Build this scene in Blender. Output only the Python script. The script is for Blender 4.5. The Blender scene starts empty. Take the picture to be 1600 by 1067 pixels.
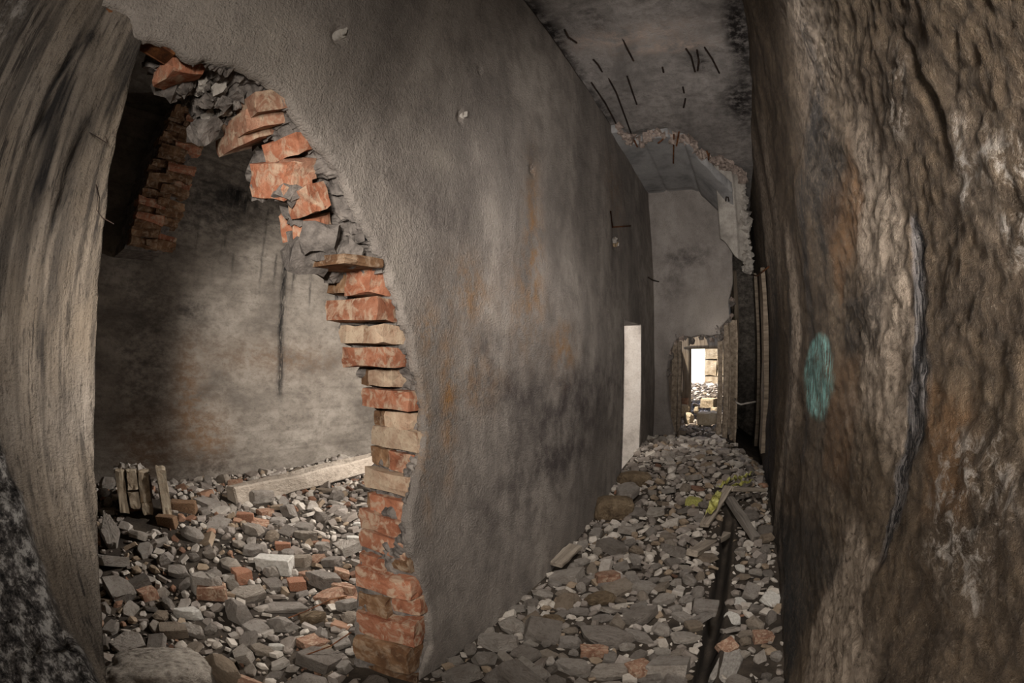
import bpy, bmesh, math, random
import numpy as np
from mathutils import Vector, Matrix, Euler

random.seed(7)
rng = np.random.default_rng(11)
S = bpy.context.scene
COL = S.collection

# ------------------------------------------------------------------ camera (full-frame fisheye on a low tripod)
H = 1.2                                   # eye height above the corridor floor
YAW, PITCH, ROLL = math.radians(27.041), math.radians(3.028), math.radians(0.561)
FPX = 740.0
cd = bpy.data.cameras.new('camera')
cd.type = 'PANO'
cd.panorama_type = 'FISHEYE_EQUISOLID'
cd.sensor_width = 36.0
cd.sensor_height = 36.0 * 1067 / 1600
cd.fisheye_lens = FPX / 1600 * 36.0
cd.fisheye_fov = math.pi
cd.clip_start = 0.01
cam = bpy.data.objects.new('camera', cd)
COL.objects.link(cam)
ROT = Matrix.Rotation(YAW, 3, 'Z') @ Matrix.Rotation(PITCH, 3, 'X') @ Matrix.Rotation(math.pi / 2, 3, 'X') @ Matrix.Rotation(ROLL, 3, 'Z')
cam.matrix_world = Matrix.Translation((0, 0, H)) @ ROT.to_4x4()
S.camera = cam

# ------------------------------------------------------------------ light
S.view_settings.view_transform = 'Standard'
S.view_settings.look = 'None'
S.view_settings.gamma = 1.0
S.view_settings.use_curve_mapping = False
S.view_settings.exposure = 0.0
W = bpy.data.worlds.new('sky')
S.world = W
W.use_nodes = True
_n = W.node_tree.nodes
_bg = _n['Background']
_sky = _n.new('ShaderNodeTexSky')
_sky.sky_type = 'NISHITA'
_sky.sun_disc = False
_sky.sun_elevation = math.radians(70)
_sky.sun_rotation = math.radians(-20)
W.node_tree.links.new(_sky.outputs[0], _bg.inputs[0])
_bg.inputs[1].default_value = 0.8


def lamp(name, kind, loc, power, color=(1, 1, 1), size=0.2, target=None, size_y=None, spot=None):
    ld = bpy.data.lights.new(name, kind)
    ld.energy = power
    ld.color = color
    if kind == 'AREA':
        ld.shape = 'RECTANGLE' if size_y else 'DISK'
        ld.size = size
        if size_y:
            ld.size_y = size_y
    elif kind == 'SUN':
        ld.angle = size
    else:
        ld.shadow_soft_size = size
    if spot:
        ld.spot_size = math.radians(spot)
        ld.spot_blend = 0.8
    o = bpy.data.objects.new(name, ld)
    COL.objects.link(o)
    o.location = loc
    if target is not None:
        o.rotation_euler = (Vector(target) - Vector(loc)).to_track_quat('-Z', 'Y').to_euler()
    return o


lamp('sun', 'SUN', (-2.5, 4.6, 8), 12.0, (1.0, 0.90, 0.74), 0.01, target=(0.0, 6.8, 0))
lamp('photographer_lamp', 'AREA', (0.20, -0.45, 1.55), 20, (1.0, 0.95, 0.88), 0.25, target=(-0.5, 2.4, 1.1))
lamp('doorway_spot', 'SPOT', (-0.05, -0.27, 1.40), 105, (1.0, 0.95, 0.88), 0.05, target=(-2.6, 2.5, 0.75), spot=72)
lamp('corridor_fill', 'SPOT', (0.05, 0.7, 3.2), 250, (1.0, 0.96, 0.92), 0.25, target=(-0.3, 3.0, 0.1), spot=62)  # unseen fill added overhead to light the far corridor evenly
lamp('ceiling_fill', 'SPOT', (0.0, -0.5, 1.0), 440, (1.0, 0.96, 0.92), 0.25, target=(-0.38, 3.8, 2.6), spot=52)  # added unseen spot, brightens the ceiling and end wall
lamp('side_chamber_fill', 'SPOT', (-1.55, 3.3, 1.30), 230, (1.0, 0.96, 0.91), 0.06, target=(-3.6, 3.2, 1.05), spot=86)  # unseen added spot; its cone edge leaves the back wall's left dark
S.objects['side_chamber_fill'].data.spot_blend = 0.3
lamp('chamber_floor_fill', 'SPOT', (-1.5, 2.8, 1.75), 260, (1.0, 0.96, 0.91), 0.06, target=(-2.05, 1.5, 0.1), spot=72)  # unseen spot added to brighten the chamber rubble
lamp('right_wall_fill', 'SPOT', (-0.45, -0.55, 0.55), 75, (1.0, 0.94, 0.86), 0.08, target=(0.39, 0.95, 0.75), spot=80)  # added fill out of view, aimed only at the right wall
lamp('side_doorway_fill', 'POINT', (-1.75, 3.55, 1.45), 62, (1.0, 0.95, 0.90), 0.12)  # unseen point light added to brighten the side doorway reveal

# ------------------------------------------------------------------ helpers
D0 = 0.95          # distance of the left wall face
XR = 0.39          # distance of the right wall face
YE = 5.556         # end wall


def pxdir(x, y):
    dx, dy = x - 800.0, 533.5 - y
    r = math.hypot(dx, dy) + 1e-9
    th = 2 * math.asin(min(1, r / 2 / FPX))
    s = math.sin(th) / r
    return ROT @ Vector((dx * s, dy * s, -math.cos(th)))


def atX(x, y, X):
    v = pxdir(x, y)
    return v * (X / v.x) + Vector((0, 0, H))


def atY(x, y, Y):
    v = pxdir(x, y)
    return v * (Y / v.y) + Vector((0, 0, H))


def atZ(x, y, Z):
    v = pxdir(x, y)
    return v * ((Z - H) / v.z) + Vector((0, 0, H))


def sm(a, b, x):
    t = np.clip((np.asarray(x, float) - a) / (b - a), 0, 1)
    return t * t * (3 - 2 * t)


def vnoise(x, y, seed=0):
    x = np.asarray(x, float)
    y = np.asarray(y, float)
    xi, yi = np.floor(x).astype(np.int64), np.floor(y).astype(np.int64)
    xf, yf = x - xi, y - yi
    u, v = xf * xf * (3 - 2 * xf), yf * yf * (3 - 2 * yf)

    def h(a, b):
        n = (a * 374761393 + b * 668265263 + seed * 1442695041) & 0xFFFFFFFF
        n = ((n ^ (n >> 13)) * 1274126177) & 0xFFFFFFFF
        return ((n ^ (n >> 16)) & 0xFFFF) / 65535.0
    return (h(xi, yi) * (1 - u) + h(xi + 1, yi) * u) * (1 - v) + (h(xi, yi + 1) * (1 - u) + h(xi + 1, yi + 1) * u) * v


def fbm(x, y, seed=0, octs=5, gain=0.5):
    a, s, t = 1.0, 0.0, 0.0
    for k in range(octs):
        s = s + a * vnoise(np.asarray(x) * 2 ** k, np.asarray(y) * 2 ** k, seed + 17 * k)
        t += a
        a *= gain
    return s / t * 2 - 1


def ridge(x, y, seed=0, octs=4):
    a, s, t = 1.0, 0.0, 0.0
    for k in range(octs):
        s = s + a * (1 - np.abs(2 * vnoise(np.asarray(x) * 2 ** k, np.asarray(y) * 2 ** k, seed + 31 * k) - 1))
        t += a
        a *= 0.5
    return s / t


def inside(poly, X, Y):
    X = np.asarray(X, float)
    Y = np.asarray(Y, float)
    c = np.zeros(X.shape, bool)
    n = len(poly)
    for i in range(n):
        (x0, y0), (x1, y1) = poly[i], poly[(i + 1) % n]
        if y0 == y1:
            continue
        k = ((y0 > Y) != (y1 > Y)) & (X < (x1 - x0) * (Y - y0) / (y1 - y0) + x0)
        c ^= k
    return c


def seg_nearest(poly, P, closed=True):
    """nearest point of a polyline for every row of P"""
    best = np.full(len(P), 1e9)
    out = P.copy()
    n = len(poly)
    for i in range(n if closed else n - 1):
        a = np.array(poly[i], float)
        b = np.array(poly[(i + 1) % n], float)
        ab = b - a
        L = ab @ ab
        if L < 1e-12:
            continue
        t = np.clip(((P - a) @ ab) / L, 0, 1)
        q = a + t[:, None] * ab
        d = np.hypot(*(P - q).T)
        m = d < best
        best[m] = d[m]
        out[m] = q[m]
    return out, best


def resample(pts, n):
    pts = np.array(pts, float)
    L = np.r_[0, np.cumsum(np.linalg.norm(np.diff(pts, axis=0), axis=1))]
    t = np.linspace(0, L[-1], n)
    return np.stack([np.interp(t, L, pts[:, k]) for k in range(pts.shape[1])], 1)


def mesh_obj(name, V, F, mat=None, parent=None, smooth=False, mask=None):
    me = bpy.data.meshes.new(name)
    me.from_pydata([tuple(v) for v in V], [], [tuple(f) for f in F])
    if mask is not None:
        at = me.color_attributes.new('M', 'FLOAT_COLOR', 'POINT')
        a = np.zeros((len(V), 4), np.float32)
        a[:, :min(4, mask.shape[1])] = mask[:, :4]
        at.data.foreach_set('color', a.ravel())
        if mask.shape[1] > 4:
            at = me.color_attributes.new('M2', 'FLOAT_COLOR', 'POINT')
            a = np.zeros((len(V), 4), np.float32)
            a[:, :mask.shape[1] - 4] = mask[:, 4:]
            at.data.foreach_set('color', a.ravel())
    if smooth:
        me.polygons.foreach_set('use_smooth', np.ones(len(me.polygons), bool))
    if mat:
        me.materials.append(mat)
    o = bpy.data.objects.new(name, me)
    COL.objects.link(o)
    if parent:
        o.parent = parent
    me.update()
    return o


def tag(o, label=None, cat=None, group=None, kind=None):
    for k, v in (('label', label), ('category', cat), ('group', group), ('kind', kind)):
        if v:
            o[k] = v
    return o


def structure(o, label):
    o['kind'] = 'structure'
    o['label'] = label
    return o


def fix_normals(o):
    bm = bmesh.new()
    bm.from_mesh(o.data)
    bmesh.ops.recalc_face_normals(bm, faces=bm.faces)
    bm.to_mesh(o.data)
    bm.free()
    return o


def panel(name, us, vs, P, mat, polys=None, thick=0.0, holes=None, mask=None, disp=None, parent=None, smooth=True, snap=True):
    """A relief sheet on a (u,v) grid: P(u,v,h) -> xyz, h = disp(u,v) towards the viewer; cells outside polys dropped, rim closed back by thick."""
    us, vs = np.asarray(us), np.asarray(vs)
    U, V = np.meshgrid(us, vs, indexing='ij')
    nu, nv = U.shape
    cu = (U[:-1, :-1] + U[1:, 1:]) / 2
    cv = (V[:-1, :-1] + V[1:, 1:]) / 2
    keep = np.ones(cu.shape, bool)
    if polys is not None:
        keep = inside(polys, cu, cv)
    for h in holes or []:
        keep &= ~inside(h, cu, cv)
    idx = np.arange(nu * nv).reshape(nu, nv)
    q = np.stack([idx[:-1, :-1], idx[1:, :-1], idx[1:, 1:], idx[:-1, 1:]], -1)[keep]
    used = np.unique(q)
    rem = np.full(nu * nv, -1)
    rem[used] = np.arange(len(used))
    q = rem[q]
    uv = np.stack([U.ravel(), V.ravel()], 1)[used]
    # rim
    e = np.concatenate([q[:, [0, 1]], q[:, [1, 2]], q[:, [2, 3]], q[:, [3, 0]]])
    key = np.sort(e, 1)
    _, inv, cnt = np.unique(key, axis=0, return_inverse=True, return_counts=True)
    rim = e[cnt[inv.ravel()] == 1]
    rv = np.unique(rim)
    if snap and (polys is not None or holes):
        pts = uv[rv]
        best = np.full(len(rv), 1e9)
        out = pts.copy()
        for pl in ([polys] if polys is not None else []) + list(holes or []):
            qn, d = seg_nearest(pl, pts)
            m = d < best
            best[m] = d[m]
            out[m] = qn[m]
        lim = 1.2 * max(np.max(np.diff(us)), np.max(np.diff(vs)))
        ok = best < lim
        uv[rv[ok]] = out[ok]
    h = disp(uv[:, 0], uv[:, 1]) if disp else np.zeros(len(uv))
    XYZ = P(uv[:, 0], uv[:, 1], h)
    M = mask(uv[:, 0], uv[:, 1]) if mask else None
    F = [tuple(f) for f in q]
    if thick:
        base = len(XYZ)
        back = P(uv[rv, 0], uv[rv, 1], np.full(len(rv), -thick))
        mp = {int(a): base + i for i, a in enumerate(rv)}
        XYZ = np.concatenate([XYZ, back])
        F += [(int(b), int(a), mp[int(a)], mp[int(b)]) for a, b in rim]
        if M is not None:
            M = np.concatenate([M, M[rv]])
    return mesh_obj(name, XYZ, F, mat, parent, smooth, M)


def srgb(*c):
    if len(c) == 1 and isinstance(c[0], str):
        s = c[0].lstrip('#')
        c = [int(s[i:i + 2], 16) for i in (0, 2, 4)]
    return tuple(((v / 255) / 12.92 if v / 255 < 0.04045 else ((v / 255 + 0.055) / 1.055) ** 2.4) for v in c) + (1.0,)


class Mat:
    def __init__(s, name, rough=0.9):
        s.m = bpy.data.materials.new(name)
        s.m.use_nodes = True
        s.nt = s.m.node_tree
        s.b = s.nt.nodes['Principled BSDF']
        s.b.inputs['Roughness'].default_value = rough
        s.b.inputs['Specular IOR Level'].default_value = 0.25
        s.tc = s.nt.nodes.new('ShaderNodeTexCoord')

    def n(s, t, **kw):
        nd = s.nt.nodes.new(t)
        for k, v in kw.items():
            if k.startswith('p_'):
                setattr(nd, k[2:], v)
            else:
                key = k.replace('_', ' ')
                s.put(nd.inputs[key], v)
        return nd

    def put(s, sock, v):
        if isinstance(v, bpy.types.NodeSocket):
            s.nt.links.new(v, sock)
        else:
            sock.default_value = v

    def coord(s, scale=(1, 1, 1), rot=(0, 0, 0), space='Object'):
        mp = s.nt.nodes.new('ShaderNodeMapping')
        s.nt.links.new(s.tc.outputs[space], mp.inputs[0])
        mp.inputs['Scale'].default_value = scale
        mp.inputs['Rotation'].default_value = rot
        return mp.outputs[0]

    def noise(s, vec, scale, detail=6, rough=0.6, dist=0.0):
        nd = s.n('ShaderNodeTexNoise', Vector=vec, Scale=scale, Detail=detail, Roughness=rough, Distortion=dist)
        return nd.outputs[0]

    def voro(s, vec, scale, feature='F1', out='Distance'):
        nd = s.n('ShaderNodeTexVoronoi', p_feature=feature, Vector=vec, Scale=scale)
        return nd.outputs[out]

    def ramp(s, fac, stops):
        nd = s.nt.nodes.new('ShaderNodeValToRGB')
        s.put(nd.inputs[0], fac)
        el = nd.color_ramp.elements
        while len(el) < len(stops):
            el.new(0.5)
        for i, (p, c) in enumerate(stops):
            el[i].position = p
            el[i].color = c if len(c) == 4 else tuple(c) + (1,)
        return nd.outputs[0]

    def grey(s, fac, a, b, va=0.0, vb=1.0):
        nd = s.n('ShaderNodeMapRange', Value=fac)
        nd.inputs[1].default_value = a
        nd.inputs[2].default_value = b
        nd.inputs[3].default_value = va
        nd.inputs[4].default_value = vb
        return nd.outputs[0]

    def math(s, op, a, b=0.0):
        nd = s.nt.nodes.new('ShaderNodeMath')
        nd.operation = op
        s.put(nd.inputs[0], a)
        s.put(nd.inputs[1], b)
        return nd.outputs[0]

    def mix(s, fac, a, b, mode='MIX'):
        nd = s.nt.nodes.new('ShaderNodeMix')
        nd.data_type = 'RGBA'
        nd.blend_type = mode
        s.put(nd.inputs[0], fac)
        s.put(nd.inputs[6], a)
        s.put(nd.inputs[7], b)
        return nd.outputs[2]

    def masks(s, name='M'):
        a = s.nt.nodes.new('ShaderNodeAttribute')
        a.attribute_name = name
        sp = s.nt.nodes.new('ShaderNodeSeparateColor')
        s.nt.links.new(a.outputs[0], sp.inputs[0])
        return sp.outputs[0], sp.outputs[1], sp.outputs[2], a.outputs['Alpha']

    def bump(s, parts, dist=0.01, strength=1.0):
        """parts: list of (height socket, weight)"""
        tot = None
        for h, w in parts:
            t = s.math('MULTIPLY', h, w)
            tot = t if tot is None else s.math('ADD', tot, t)
        nd = s.n('ShaderNodeBump', Height=tot, Distance=dist, Strength=strength)
        s.nt.links.new(nd.outputs[0], s.b.inputs['Normal'])

    def done(s, color):
        s.put(s.b.inputs['Base Color'], color)
        return s.m


# ------------------------------------------------------------------ materials
def m_plaster(name='weathered_plaster', mott=0.45, cs=(srgb(100, 93, 87), srgb(136, 127, 119), srgb(164, 154, 144))):
    m = Mat(name)
    c = m.coord()
    st = m.coord((1, 1, 0.45))
    big = m.noise(st, 1.6, 8, 0.65, 0.4)
    mid = m.noise(c, 7, 8, 0.7)
    fine = m.noise(c, 70, 4, 0.7)
    r, g, b, a = m.masks()
    col = m.ramp(big, [(0.32, cs[0]), (0.5, cs[1]), (0.66, cs[2])])
    col = m.mix(m.grey(mid, 0.45, 0.62, 0, mott), col, srgb(92, 84, 79))
    wob = m.grey(mid, 0.3, 0.65)
    col = m.mix(m.math('MULTIPLY', g, wob), col, srgb(72, 64, 62))
    col = m.mix(m.math('MULTIPLY', r, m.grey(m.noise(c, 11, 6, 0.7), 0.40, 0.62)), col, srgb(140, 104, 66))
    col = m.mix(m.math('MULTIPLY', b, wob), col, srgb(184, 173, 160))
    sp = m.noise(c, 240, 2, 0.5)
    col = m.mix(m.grey(sp, 0.60, 0.75, 0, 0.40), col, srgb(190, 182, 172))
    col = m.mix(m.grey(fine, 0.55, 0.75, 0, 0.5), col, srgb(78, 72, 70))
    m.bump([(fine, 0.9), (m.noise(c, 160, 3, 0.6), 0.7), (mid, 1.0)], 0.011, 0.9)
    return m.done(col)


def m_pillar():
    m = Mat('board_marked_concrete')
    st = m.coord((1, 1, 0.30))
    c = m.coord()
    r, g, b, a = m.masks()
    n1 = m.noise(st, 14, 8, 0.7, 0.3)
    n2 = m.noise(m.coord((1, 1, 0.05)), 60, 5, 0.7)
    n3 = m.noise(c, 3, 6, 0.6)
    pat = m.grey(m.noise(m.coord((1, 1, .4)), 5, 5, 0.6), 0.45, 0.58)
    col = m.ramp(n1, [(0.30, srgb(72, 65, 59)), (0.48, srgb(108, 99, 90)), (0.66, srgb(132, 122, 112))])
    col = m.mix(m.grey(n3, 0.4, 0.65, 0, 0.6), col, srgb(122, 108, 92))
    col = m.mix(m.math('MULTIPLY', pat, m.grey(n2, 0.53, 0.60, 0, 0.9)), col, srgb(46, 41, 38))
    col = m.mix(m.grey(m.noise(m.coord((1, 1, 0.25)), 90, 6, 0.75), 0.55, 0.64, 0, 0.75), col, srgb(58, 52, 47))
    col = m.mix(m.math('MULTIPLY', g, m.grey(n1, 0.3, 0.55)), col, srgb(34, 31, 30))
    sp = m.noise(c, 30, 8, 0.78)
    rough = m.ramp(sp, [(0.40, srgb(34, 32, 32)), (0.5, srgb(110, 104, 100)), (0.58, srgb(206, 200, 194))])
    col = m.mix(b, col, rough)
    col = m.mix(m.grey(m.noise(c, 160, 3, 0.6), 0.62, 0.72, 0, 0.6), col, srgb(60, 54, 50))
    m.bump([(n1, 0.5), (n2, 0.6), (m.noise(c, 140, 4, 0.7), 0.7), (m.math('MULTIPLY', b, sp), 2.5)], 0.015, 0.9)
    return m.done(col)


def m_back():
    m = Mat('patchy_board_concrete')
    c = m.coord()
    st = m.coord((1, 0.7, 1.25))
    r, g, b, a = m.masks()
    n1 = m.noise(st, 2.2, 8, 0.65, 0.3)
    n2 = m.noise(st, 16, 7, 0.7)
    n3 = m.noise(c, 60, 4, 0.7)
    col = m.ramp(n1, [(0.30, srgb(84, 77, 70)), (0.5, srgb(124, 115, 105)), (0.7, srgb(150, 141, 130))])
    col = m.mix(m.grey(n2, 0.45, 0.7, 0, 0.7), col, srgb(84, 76, 68))
    col = m.mix(m.math('MULTIPLY', r, m.grey(n2, 0.35, 0.6)), col, srgb(112, 82, 54))
    col = m.mix(m.math('MULTIPLY', b, m.grey(n2, 0.3, 0.6)), col, srgb(58, 53, 49))
    col = m.mix(m.math('MULTIPLY', g, m.grey(m.noise(m.coord((1, 1, .15)), 40, 5, 0.7), 0.35, 0.5)), col, srgb(14, 13, 13))
    col = m.mix(m.grey(n3, 0.58, 0.72, 0, 0.5), col, srgb(62, 56, 52))
    m.bump([(n2, 1.0), (n3, 0.6)], 0.012, 0.8)
    return m.done(col)


def m_right():
    m = Mat('muddy_rough_render', 0.72)
    m.b.inputs['Specular IOR Level'].default_value = 0.4
    c = m.coord()
    st = m.coord((1, 0.55, 0.8))
    sv = m.coord((1, 1, 0.05))
    r, g, b, a = m.masks()
    vein, speck, rust, _ = m.masks('M2')
    n1 = m.noise(st, 4.0, 8, 0.65, 0.4)
    n2 = m.noise(st, 34, 8, 0.75, 0.5)
    n3 = m.noise(st, 110, 5, 0.75, 0.6)
    col = m.ramp(n1, [(0.32, srgb(70, 56, 42)), (0.5, srgb(106, 88, 68)), (0.68, srgb(134, 116, 95))])
    col = m.mix(m.grey(n2, 0.44, 0.60, 0, 0.7), col, srgb(60, 47, 34))
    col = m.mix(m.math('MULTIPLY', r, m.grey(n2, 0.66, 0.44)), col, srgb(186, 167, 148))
    col = m.mix(m.math('MULTIPLY', rust, m.grey(n2, 0.3, 0.5)), col, srgb(122, 88, 54))
    col = m.mix(m.math('MULTIPLY', g, m.grey(m.noise(sv, 30, 6, 0.7), 0.36, 0.54)), col, srgb(42, 38, 38))
    fis = m.noise(m.coord((1, 1, 0.10)), 70, 4, 0.7)
    vcol = m.mix(m.grey(fis, 0.47, 0.55), srgb(40, 37, 38), srgb(134, 127, 124))
    col = m.mix(vein, col, vcol)
    col = m.mix(m.math('MULTIPLY', speck, m.grey(n2, 0.50, 0.40)), col, srgb(188, 178, 168))
    col = m.mix(m.math('MULTIPLY', b, m.grey(m.noise(m.coord((1, 0.6, .16)), 60, 8, 0.8), 0.42, 0.60)), col, srgb(160, 222, 214))
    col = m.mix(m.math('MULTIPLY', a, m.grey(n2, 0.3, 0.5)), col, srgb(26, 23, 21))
    col = m.mix(m.grey(n3, 0.56, 0.70, 0, 0.5), col, srgb(156, 141, 124))
    m.bump([(n2, 1.0), (n3, 0.6), (m.noise(c, 300, 2, 0.6), 0.15), (m.math('MULTIPLY', vein, fis), 1.2)], 0.030, 1.0)
    return m.done(col)


def m_ceiling():
    m = Mat('sooty_ceiling_concrete')
    c = m.coord()
    r, g, b, a = m.masks()
    n1 = m.noise(m.coord((1.4, 0.5, 1)), 2.0, 8, 0.7, 0.3)
    n2 = m.noise(c, 12, 8, 0.7)
    n3 = m.noise(c, 90, 4, 0.7)
    col = m.ramp(n1, [(0.3, srgb(100, 95, 91)), (0.52, srgb(138, 131, 126)), (0.7, srgb(160, 152, 146))])
    col = m.mix(m.grey(n2, 0.45, 0.7, 0, 0.7), col, srgb(88, 82, 78))
    col = m.mix(m.math('MULTIPLY', r, m.grey(n2, 0.4, 0.6)), col, srgb(168, 150, 138))
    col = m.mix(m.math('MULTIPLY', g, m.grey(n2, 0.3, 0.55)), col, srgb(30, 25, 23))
    col = m.mix(m.grey(n3, 0.6, 0.72, 0, 0.5), col, srgb(48, 44, 42))
    m.bump([(n2, 1.0), (n3, 0.5)], 0.014, 0.9)
    return m.done(col)


def m_simple(name, c1, c2, c3, scale=8, fine=80, bumpd=0.008, rough=0.9, rnd=0.0, stretch=(1, 1, 1), metal=0.0):
    m = Mat(name, rough)
    c = m.coord(stretch)
    n1 = m.noise(c, scale, 7, 0.65, 0.2)
    n2 = m.noise(c, fine, 5, 0.7)
    col = m.ramp(n1, [(0.32, c1), (0.5, c2), (0.68, c3)])
    col = m.mix(m.grey(n2, 0.5, 0.75, 0, 0.6), col, c1)
    if rnd:
        oi = m.nt.nodes.new('ShaderNodeObjectInfo')
        hv = m.n('ShaderNodeHueSaturation', Color=col)
        m.put(hv.inputs['Value'], m.grey(oi.outputs['Random'], 0, 1, 1 - rnd, 1 + rnd))
        col = hv.outputs[0]
    m.b.inputs['Metallic'].default_value = metal
    m.bump([(n1, 0.6), (n2, 0.5)], bumpd, 0.9)
    return m.done(col)


def m_stone(name, island=False):
    m = Mat(name, 0.88)
    c = m.coord(space='Object')
    n1 = m.noise(c, 1.6 if not island else 14, 7, 0.7, 0.2)
    n2 = m.noise(c, 9 if not island else 90, 5, 0.7)
    if island:
        a = m.nt.nodes.new('ShaderNodeAttribute')
        a.attribute_name = 'M'
        base = a.outputs[0]
    else:
        oi = m.nt.nodes.new('ShaderNodeObjectInfo')
        base = m.ramp(oi.outputs['Random'], [(0.0, srgb(136, 126, 116)), (0.25, srgb(160, 150, 140)), (0.5, srgb(176, 166, 156)),
                                             (0.72, srgb(188, 177, 165)), (0.86, srgb(150, 132, 112)), (1.0, srgb(198, 188, 176))])
    col = m.mix(m.grey(n1, 0.42, 0.7, 0, 0.55), base, m.mix(1.0, base, srgb(150, 136, 122), 'MULTIPLY'))
    col = m.mix(m.grey(n2, 0.55, 0.75, 0, 0.5), col, m.mix(1.0, base, srgb(130, 122, 116), 'MULTIPLY'))
    m.bump([(n1, 0.6), (n2, 0.5)], 0.012 if island else 0.10, 0.8)
    return m.done(col)


def m_brick(name, a, b, c, dust=0.5, space='Object', sc=1.0):
    m = Mat(name, 0.92)
    v = m.coord()
    oi = m.nt.nodes.new('ShaderNodeObjectInfo')
    off = m.n('ShaderNodeVectorMath', p_operation='ADD')
    m.nt.links.new(v, off.inputs[0])
    m.nt.links.new(m.math('MULTIPLY', oi.outputs['Random'], 37.0), off.inputs[1])
    v = off.outputs[0]
    n1 = m.noise(v, 11 * sc, 6, 0.65, 0.5)
    n2 = m.noise(v, 120 * sc, 4, 0.7)
    n3 = m.noise(v, 24 * sc, 5, 0.6, 0.8)
    col = m.ramp(n1, [(0.32, a), (0.5, b), (0.68, c)])
    hv = m.n('ShaderNodeHueSaturation', Color=col)
    m.put(hv.inputs['Value'], m.grey(oi.outputs['Random'], 0, 1, 0.78, 1.15))
    col = hv.outputs[0]
    col = m.mix(m.grey(n3, 0.48, 0.62, 0, dust), col, srgb(186, 166, 142))
    col = m.mix(m.grey(n2, 0.60, 0.72, 0, 0.7), col, srgb(84, 54, 38))
    m.bump([(n1, 0.5), (n2, 0.6)], 0.007, 0.9)
    return m.done(col)


ENDPL = m_plaster('pale_plaster', 0.25, (srgb(122, 114, 108), srgb(150, 141, 134), srgb(170, 161, 153)))
PLASTER, PILLAR, BACK, RIGHT, CEIL = m_plaster(), m_pillar(), m_back(), m_right(), m_ceiling()
MORTAR = m_simple('broken_mortar', srgb(74, 68, 64), srgb(112, 104, 98), srgb(140, 131, 123), 18, 90, 0.012)
SOIL = m_simple('dusty_soil', srgb(40, 34, 29), srgb(60, 52, 44), srgb(82, 72, 62), 6, 70, 0.02)
SMOOTHC = m_simple('smooth_grey_concrete', srgb(110, 108, 107), srgb(140, 137, 135), srgb(156, 153, 150), 4, 60, 0.004)
PALEC = m_simple('pale_concrete', srgb(130, 123, 115), srgb(164, 156, 147), srgb(186, 178, 168), 6, 60, 0.012)
ROUGHC = m_simple('broken_concrete', srgb(92, 80, 72), srgb(146, 130, 120), srgb(176, 160, 148), 22, 100, 0.015)
RUST = m_simple('rusty_steel', srgb(48, 28, 18), srgb(96, 58, 34), srgb(134, 88, 50), 22, 120, 0.004, 0.75, metal=0.3)
DARKSTEEL = m_simple('dark_steel', srgb(26, 20, 18), srgb(44, 34, 29), srgb(64, 48, 38), 20, 100, 0.003, 0.7, metal=0.3)
WOOD = m_simple('grey_wood', srgb(92, 82, 72), srgb(140, 128, 114), srgb(170, 158, 142), 8, 60, 0.006, stretch=(0.15, 2.5, 2.5), rnd=0.15)
WOODD = m_simple('dark_grey_wood', srgb(72, 66, 60), srgb(112, 104, 96), srgb(140, 131, 121), 8, 60, 0.006, stretch=(0.15, 2.5, 2.5))
POST = m_simple('dusty_post_wood', srgb(88, 76, 64), srgb(132, 117, 101), srgb(160, 146, 128), 8, 60, 0.006, stretch=(2.5, 2.5, 0.15), rnd=0.15)
YELLOW = m_simple('dusty_yellow_plastic', srgb(66, 62, 34), srgb(158, 152, 78), srgb(214, 212, 140), 16, 60, 0.006, 0.45)
STONE, STONES_ISL = m_stone('limestone_chunk'), m_stone('limestone_rubble', True)
BROWNST = m_simple('brown_stone', srgb(92, 76, 60), srgb(132, 112, 88), srgb(156, 136, 110), 1.6, 9, 0.08)
BRICK = m_brick('orange_brick', srgb(122, 74, 54), srgb(158, 102, 76), srgb(180, 130, 104), 0.7)
BRICKY = m_brick('cream_brick', srgb(146, 112, 88), srgb(182, 154, 130), srgb(204, 182, 156), 0.7)
BRICKD = m_brick('brown_brick', srgb(78, 54, 38), srgb(112, 82, 58), srgb(144, 112, 84), 0.4)
BRICKF2 = m_brick('dusty_rose_brick', srgb(122, 88, 70), srgb(156, 114, 92), srgb(180, 146, 122), 0.7)
BRICKF = m_brick('brick_chunk', srgb(104, 74, 58), srgb(140, 104, 84), srgb(164, 130, 108), 0.6, sc=0.12)
SUNSTONE = m_simple('warm_block_stone', srgb(150, 130, 104), srgb(190, 172, 146), srgb(212, 198, 176), 6, 50, 0.02)
LUMPC = m_simple('speckled_lump', srgb(120, 110, 100), srgb(186, 174, 160), srgb(214, 204, 190), 7, 26, 0.05)
WHITEST = m_simple('pale_chip', srgb(176, 168, 158), srgb(204, 198, 188), srgb(220, 214, 206), 6, 60, 0.01)


# ------------------------------------------------------------------ the ground
def ground(x, y):
    x = np.asarray(x, float)
    y = np.asarray(y, float)
    corr = 0.40 * sm(2.1, 5.3, y) * (0.25 + 0.75 * sm(0.42, -0.15, x)) + 0.02 * fbm(x * 3, y * 3, 5, 3)
    gut = np.exp(-((x - 0.035) / 0.036) ** 4) * sm(1.0, 1.4, y) * sm(3.6, 3.2, y)
    corr = corr - 0.20 * gut - 0.05 * sm(0.05, 0.15, x) * sm(4.2, 3.4, y)
    room = 0.02 + 0.20 * sm(-1.4, -3.4, x) + 0.05 * fbm(x * 1.6, y * 1.6, 9, 3) + 0.10 * np.exp(-((x + 3.3) / .6) ** 2 - ((y - .9) / .5) ** 2)
    far = 0.41 + 0.02 * fbm(x * 4, y * 4, 3, 3) + 0.45 * sm(7.4, 9.5, y)
    g = np.where(x < -1.07, room, corr)
    t = sm(-0.9, -1.25, x)
    g = corr * (1 - t) + room * t
    return np.where(y > YE + 0.1, np.where(x < 0.02, far, corr), g)


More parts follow.
